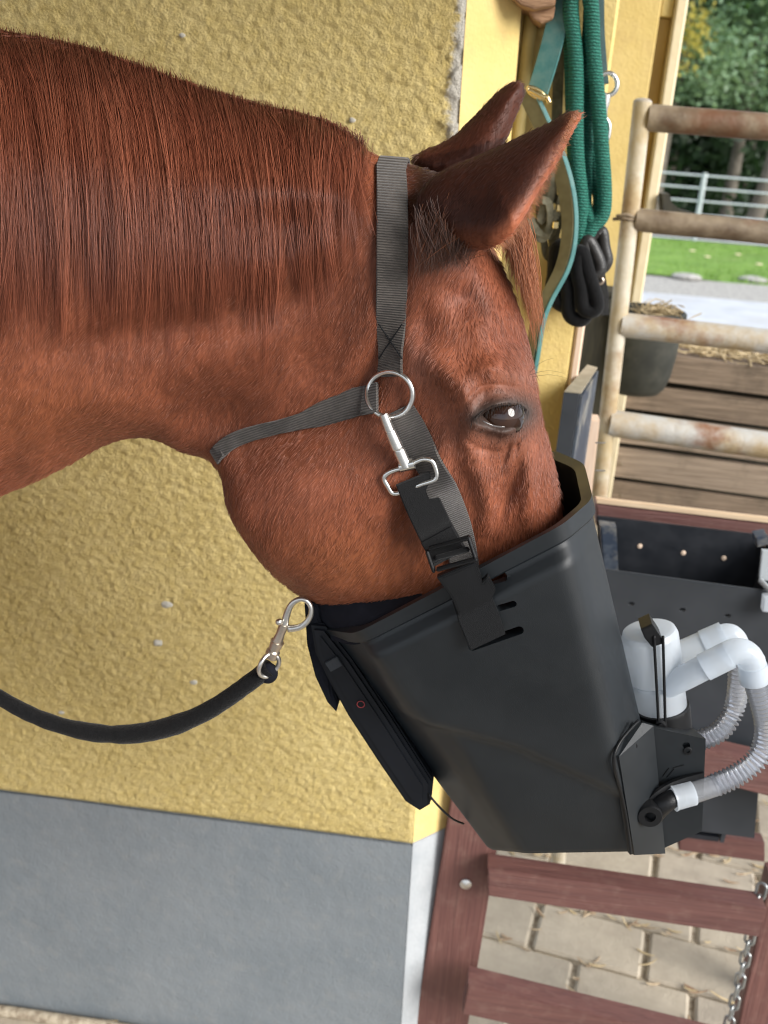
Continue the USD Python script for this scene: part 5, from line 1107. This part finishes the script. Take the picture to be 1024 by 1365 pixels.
# ------------------------------------------------------------------ plank bin behind the hurdle
KY = 2.45
bin_ = thing('plank_bin', (at(812, 660, KY)[0], KY, 0), 'weathered plank bin of grey brown boards behind the steel hurdle', 'bin')
rows = [(463, 499), (508, 541), (549, 588), (595, 634), (641, 671), (678, 711), (718, 752)]
for k, (t_, b_) in enumerate(rows):
    sl_ = 28 / 212; xr_ = 1250
    j1, j2 = rng.normal(0, 1.3, 2); poly = [(811 + rng.uniform(-2, 2), t_ + (0 if k else 1)), (960, t_ + 149 * sl_ + j1 * .7), (xr_, t_ + (xr_ - 811) * sl_ + j1), (xr_, b_ + (xr_ - 811) * sl_ + j2), (1010, b_ + 199 * sl_ + j2 * .5), (811, b_)]
    m = pix_prism(poly, KY + .003 * (k % 2), KY + .024 + .003 * (k % 2), .002)
    part('board', m, ['weathered_board', 'weathered_board_pale'][k in (2, 3)], bin_, smooth=30)
    part('nail_head', lathe(at(828, (t_ + b_) / 2 + 4, KY), at(828, (t_ + b_) / 2 + 4, KY) + [0, -.002, 0], [(0, .004), (.6, .004), (1, .002), (1, 0)], 12), 'rusty_brown_rail', bin_, smooth=35)
zt = at(811, 463, KY)[2]
part('corner_post', box([at(812, 600, KY)[0] - .002, KY + .03, 0], [at(812, 600, KY)[0] + .07, KY + .10, zt - .03], .003), 'dark_wood', bin_)
A, B = at(811, 462, KY), at(1250, 462 + 439 * 28 / 212, KY)
for k in range(3):
    y0 = KY + .026 + k * .075
    part('top_board', hull([A + [0, y0 - KY, -.024], A + [0, y0 - KY, -.004], B + [0, y0 - KY, -.024], B + [0, y0 - KY, -.004], A + [0, y0 - KY + .071, -.024], A + [0, y0 - KY + .071, -.004], B + [0, y0 - KY + .071, -.024], B + [0, y0 - KY + .071, -.004]]), 'weathered_board', bin_, smooth=False)
part('hay_litter', straw(420, lambda r3: A + (B - A) * r3.uniform(.12, 1) + [0, .02 + abs(r3.normal(0, .08)), .004 + abs(r3.normal(0, .008))], (.02, .07), .002, 8, .15), 'hay', smooth=True, label='loose hay and leaf litter along the top of the plank bin', category='hay', kind='stuff')
part('back_panel', hull([[A[0] + .03, KY + .27, 0], [B[0], KY + .27, 0], [A[0] + .03, KY + .29, 0], [B[0], KY + .29, 0], [A[0] + .03, KY + .27, A[2] - .03], [B[0], KY + .27, B[2] - .03], [A[0] + .03, KY + .29, A[2] - .03], [B[0], KY + .29, B[2] - .03]]), 'dark_wood', bin_, smooth=False)  # dark colour stands in for the shade in the board gaps

# ------------------------------------------------------------------ black plastic trough on a red stained stand
FY, RYB = 1.405, 1.60
tr = thing('plastic_trough', at(900, 900, 1.5), 'open black plastic trough with a tall end panel behind the mask', 'trough')
fp_ = to_man(pix_prism([(788, 757), (1036, 790), (1006, 1118), (800, 1092)], FY, FY + .006, .0015))
for a, b in ((840, 803), (908, 811), (968, 819)): fp_ = fp_ - to_man(rod_y((a, b), (a + 3, b), 4.5, FY - .01, FY + .02))
part('front_panel', tm(fp_), 'gray_trough_plastic', tr, smooth=30)
part('back_panel', pix_prism([(796, 688), (1020, 714), (1012, 1010), (806, 985)], RYB, RYB + .006, .0015), 'black_trough_plastic', tr)
for a, b in ((853, 728), (911, 737), (965, 744)):
    c = at(a, b, RYB); part('lit_hole_disc', lathe(c, c + [0, -.002, 0], [(0, .0042), (.6, .0038), (1, .002), (1, 0)], 16), 'pale_post_wood', tr, smooth=40)  # pale disc standing in for light through a hole
    c = at(a, b, RYB)
pz0, pz1 = at(752, 521, FY)[2], .46
E1, E2 = at(752, 521, FY - .012), at(775, 523, FY - .012); E3, E4 = at_z(797, 491, pz0), at_z(783, 487, pz0)
for q in (E1, E2, E3, E4): q[2] = pz0
en = np.cross(E3 - E2, [0, 0, 1.0]); en /= np.linalg.norm(en); en *= np.sign(en @ -FWD)
part('end_panel', hull([q + [0, 0, dz] for q in (E1, E2 - en * .002, E3 - en * .002, E4) for dz in (0, pz1 - pz0)]), 'gray_trough_plastic', tr)
part('end_panel_lining', hull([q + w_ + [0, 0, dz] for q in (E2 + (E3 - E2) * .04, E3) for w_ in (-en * .0015, en * .0015) for dz in (-.004, pz1 - pz0 + .01)]), 'scuffed_plastic', tr)
part('panel_dust', hull([q * .97 + (E1 + E2 + E3 + E4) / 4 * .03 + [0, 0, dz] for q in (E1, E2, E3, E4) for dz in (.0004, .002)]), 'dusty_olive_edge', tr)
xa, xb_ = E1[0], E2[0]
for b in (590, 627):
    c = at(792, b, (E2[1] + E3[1]) / 2 - .004); part('pin', tube(np.array([c + en * .002, c + [.016, -.002, .002]]), .0012, 8), 'bright_nickel', tr, smooth=True)
part('inner_post', pix_prism([(800, 700), (822, 703), (826, 790), (806, 788)], RYB - .03, RYB - .004, .003), 'scuffed_plastic', tr)
xr0 = at(1018, 740, 1.5)[0]; zr_ = at(1018, 714, RYB)[2]
part('end_wall', hull([[xr0, FY + .007, .50], [xr0, RYB - .001, .50], [xr0 + .006, FY + .007, .50], [xr0 + .006, RYB - .001, .50], [xr0 + .03, FY + .007, zr_ - .02], [xr0 + .03, RYB - .001, zr_], [xr0 + .036, FY + .007, zr_ - .02], [xr0 + .036, RYB - .001, zr_]]), 'gray_trough_plastic', tr, smooth=False)
part('floor', box([xb_ + .004, FY + .008, .50], [xr0 - .002, RYB - .002, .508]), 'black_trough_plastic', tr, smooth=False)
lt_ = thing('latch_bracket', at(1020, 760, 1.45), 'pale metal bracket on the right end of the black trough', 'bracket')
part('plate', pix_prism([(1016, 733), (1042, 735), (1042, 780), (1012, 772)], 1.43, 1.436, .0015), 'galvanised_gate', lt_)
part('socket', pix_prism([(1008, 717), (1024, 714), (1026, 726), (1010, 730)], 1.47, 1.50, .002), 'scuffed_plastic', lt_)
part('lever', pix_prism([(1019, 796), (1042, 793), (1042, 818), (1017, 816)], 1.385, 1.40, .002), 'milky_plastic', lt_)
part('hinge_pin', tube(T3([(1014, 774, 1.42), (1030, 790, 1.39)]), .004, 10), 'galvanised_gate', lt_, smooth=40)

st = thing('wooden_stand', (at(590, 1365, 1.42)[0] + .2, 1.5, 0), 'red stained wooden stand under the black trough', 'stand')
part('front_leg', pix_prism([(605, 1040), (674, 1060), (620, 1392), (549, 1392)], 1.405, 1.448, .003), 'red_stained_post', st)
c = at(621, 1178, 1.405); part('bolt_head', lathe(c, c + [0, -.006, 0], [(0, .0095), (.4, .0095), (.8, .0065), (1, 0)], 20), 'nickel', st, smooth=40)
part('rear_leg', pix_prism([(727, 553), (800, 560), (770, 830), (694, 826)], 1.625, 1.662, .003), 'pale_post_wood', st)  # light on this leg put into its pale colour
part('leg_cap', pix_prism([(733, 546), (766, 546), (764, 556), (731, 556)], 1.622, 1.664, .002), 'olive_yellow_paint', st)
part('upper_rail', pix_prism([(700, 962), (940, 1000), (1140, 1046), (1140, 1092), (940, 1040), (700, 1005)], 1.350, 1.392, .003), 'red_stained_wood', st)
part('middle_rail', pix_prism([(650, 1158), (1022, 1212), (1012, 1250), (650, 1195)], 1.362, 1.402, .003), 'red_stained_wood', st)
part('lower_rail', pix_prism([(624, 1312), (1000, 1404), (992, 1436), (616, 1352)], 1.330, 1.372, .003), 'red_stained_wood', st)
part('right_leg', pix_prism([(1027, 1170), (1095, 1170), (1062, 1400), (977, 1400)], 1.408, 1.448, .003), 'red_stained_post', st)
part('back_rail', pix_prism([(795, 672), (1140, 712), (1140, 744), (795, 701)], 1.6315, 1.675, .003), 'red_stained_wood', st)
part('back_rail_strip', pix_prism([(795, 664), (1140, 704), (1140, 711), (795, 671)], 1.630, 1.640, .0015), 'raw_pale_wood', st)
part('rear_lower_rail', pix_prism([(905, 1108), (1020, 1124), (1020, 1150), (905, 1134)], 1.63, 1.66, .003), 'red_stained_wood', st)
part('rear_leg', box([.66, 1.625, 0], [.70, 1.66, .95], .003), 'red_stained_post', st)

chain = thing('chain', at(1000, 1250, 1.37), 'galvanised steel chain hanging beside the right leg of the stand', 'chain')
cq = spline(T3([(1017, 1180, 1.395), (1010, 1205, 1.39), (1002, 1240, 1.385), (993, 1280, 1.38), (982, 1325, 1.375), (972, 1365, 1.37), (965, 1400, 1.365)]), 200)
ss = np.r_[0, np.cumsum(np.linalg.norm(np.diff(cq, axis=0), axis=1))]; NL = int(ss[-1] / .0205)
for k in range(NL):
    c, e = [np.array([np.interp(s_, ss, cq[:, j]) for j in range(3)]) for s_ in ((k + .5) * .0205, (k + .6) * .0205)]
    d1 = (e - c) / np.linalg.norm(e - c); d2 = np.cross(d1, [0, 1, 0]); d2 /= np.linalg.norm(d2); d3 = np.cross(d1, d2)
    w1 = d2 * math.cos(.6 + 1.57 * (k % 2)) + d3 * math.sin(.6 + 1.57 * (k % 2)); a = np.arange(20) * 2 * np.pi / 20
    part('link', tube(c + np.sign(np.cos(a))[:, None] * .0060 * d1 + .0072 * np.cos(a)[:, None] * d1 + .0072 * np.sin(a)[:, None] * w1, .0024, 7, closed=True), 'zinc_chain', chain, smooth=True)

# ------------------------------------------------------------------ beyond: field gate and trees
part('curved_bracket', pix_prism([(882, 258), (893, 258), (896, 270), (906, 279), (925, 284), (925, 288), (884, 287)], JY - .03, JY + .03, .002), 'dark_wood', jamb)
GY = 19.7
gate = thing('field_gate', at(937, 318, GY), 'galvanised tubular field gate beyond the lawn in front of the trees', 'gate')
for k, y in enumerate((230.5, 247.5, 265, 283.5, 316.5)):
    A, B = at(893, y, GY), at(1024, y + 10.5, GY); q = A + (B - A) * np.linspace(-1.4, 3.2, 12)[:, None]
    part('rail', tube(q, .019, 10), 'galvanised_gate', gate, smooth=50)
for a in (736, 940, 1140):
    A = at(a, 232, GY); part('upright', tube(np.array([[A[0], GY, z] for z in (-.02, A[2] + .02)]), .045, 12), 'galvanised_gate', gate, smooth=50)
def tree(x, y, H, R, n, leafm, label, seed, low=.25, size=(.10, .2), name='tree', extra=None):
    r4 = np.random.default_rng(seed); t = thing(name, (x, y, 0), label, 'tree', None)
    tk = spline(np.array([[x, y, -.1], [x + r4.normal(0, .1), y, H * .3], [x + r4.normal(0, .2), y + r4.normal(0, .2), H * .6], [x + r4.normal(0, .3), y, H * .9]]), 20)
    part('trunk', tube(tk, np.linspace(.17, .03, 20) * H / 8, 10), 'tree_bark', t, smooth=True)
    limbs, tips = [], []
    for k in range(26):
        s_ = r4.uniform(low, .95); b_ = tk[int(s_ * 19)]; a = r4.uniform(0, 6.28); L = R * (1.05 - .6 * abs(s_ - .45)) * r4.uniform(.6, 1.05); e = b_ + [L * math.cos(a), L * math.sin(a), L * r4.uniform(-.05, .5)]
        limbs.append(tube(spline(np.array([b_, (b_ + e) / 2 + [0, 0, .12 * L], e]), 6), np.linspace(.05, .012, 6) * H / 8, 5)); tips += [(b_ + (e - b_) * u_, L) for u_ in (.45, .7, .95)]
    part('limb', join(*limbs), 'tree_bark', t, smooth=True, kind='stuff')
    c = np.array([tips[i][0] for i in r4.integers(len(tips), size=n)]) + r4.normal(0, R * .17, (n, 3)) * [1, 1, .8]
    a, b = r4.normal(size=(n, 3)), r4.normal(size=(n, 3)) ; a[:, 2] *= .5; a /= np.linalg.norm(a, axis=1, keepdims=True); b = np.cross(a, b); b /= np.linalg.norm(b, axis=1, keepdims=True)
    L = r4.uniform(*size, n)[:, None]; v = np.stack([c - a * L * .5, c + b * L * .28, c + a * L * .5, c - b * L * .28], 1).reshape(-1, 3)
    f = (np.arange(n)[:, None] * 4 + np.array([0, 1, 2, 3])[None])
    part('crown', tm((v, f)), leafm, t, smooth=False, kind='stuff')
    if extra:
        cc, rr, nn2, ml = extra; c = np.array(cc) + r4.normal(0, 1, (nn2, 3)) * rr; a, b = r4.normal(size=(nn2, 3)), r4.normal(size=(nn2, 3)); a /= np.linalg.norm(a, axis=1, keepdims=True); b = np.cross(a, b); b /= np.linalg.norm(b, axis=1, keepdims=True)
        L = r4.uniform(.07, .15, nn2)[:, None]; v = np.stack([c - a * L * .5, c + b * L * .3, c + a * L * .5, c - b * L * .3], 1).reshape(-1, 3)
        part('yellow_leaves', tm((v, np.arange(nn2)[:, None] * 4 + np.array([0, 1, 2, 3])[None])), ml, t, smooth=False, kind='stuff', label='yellowed leaves at the branch tips')
yc_ = at(928, 45, 22.3)
tree(3.3, 23.5, 7.5, 1.7, 9000, 'leaf_silver', 'pale green tree with yellowed leaf tips close to the door jamb', 1, .35, (.09, .18), extra=(yc_, (.16, .25, .33), 320, 'leaf_yellow'))
tree(5.0, 24.5, 7.5, 1.9, 11000, 'leaf_silver', 'silvery green leafy tree in the middle of the opening behind the gate', 2, .36, (.09, .19))
tree(5.2, 23.0, 9.0, 1.5, 5000, 'leaf_fresh', 'bright green tree hanging in at the top right corner', 3, .62, (.10, .2))
tree(7.2, 25.5, 9, 2.3, 9000, 'leaf_green', 'mid green tree at the right edge behind the field gate', 4, .3)
tree(1.6, 25.5, 9, 2.2, 7000, 'leaf_green', 'mid green tree hidden mostly behind the door jamb', 5, .3)
for k, (x, y) in enumerate([(2.6, 30), (4.6, 31), (6.6, 30.5), (8.8, 31), (3.4, 35), (5.8, 36), (8.2, 36), (10.5, 34), (.6, 33)]):
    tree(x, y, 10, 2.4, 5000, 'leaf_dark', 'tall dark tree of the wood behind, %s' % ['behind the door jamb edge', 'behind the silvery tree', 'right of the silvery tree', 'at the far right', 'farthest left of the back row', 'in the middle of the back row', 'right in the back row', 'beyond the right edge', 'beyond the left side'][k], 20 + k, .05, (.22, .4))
n = 9000; r5 = np.random.default_rng(77)
c = np.stack([r5.uniform(-4, 18, n), r5.uniform(23.5, 39, n), r5.uniform(0, 1, n) ** 1.6 * 1.9], 1); a, b = r5.normal(size=(n, 3)), r5.normal(size=(n, 3)); a /= np.linalg.norm(a, axis=1, keepdims=True); b = np.cross(a, b); b /= np.linalg.norm(b, axis=1, keepdims=True); L = r5.uniform(.2, .45, n)[:, None]
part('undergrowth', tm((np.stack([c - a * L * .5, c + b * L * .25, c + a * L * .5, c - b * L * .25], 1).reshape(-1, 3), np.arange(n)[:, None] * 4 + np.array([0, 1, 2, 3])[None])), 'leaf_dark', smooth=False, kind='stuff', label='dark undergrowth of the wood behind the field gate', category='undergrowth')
gx, gy = np.meshgrid(np.linspace(-30, 50, 60), np.linspace(40, 75, 30), indexing='ij')
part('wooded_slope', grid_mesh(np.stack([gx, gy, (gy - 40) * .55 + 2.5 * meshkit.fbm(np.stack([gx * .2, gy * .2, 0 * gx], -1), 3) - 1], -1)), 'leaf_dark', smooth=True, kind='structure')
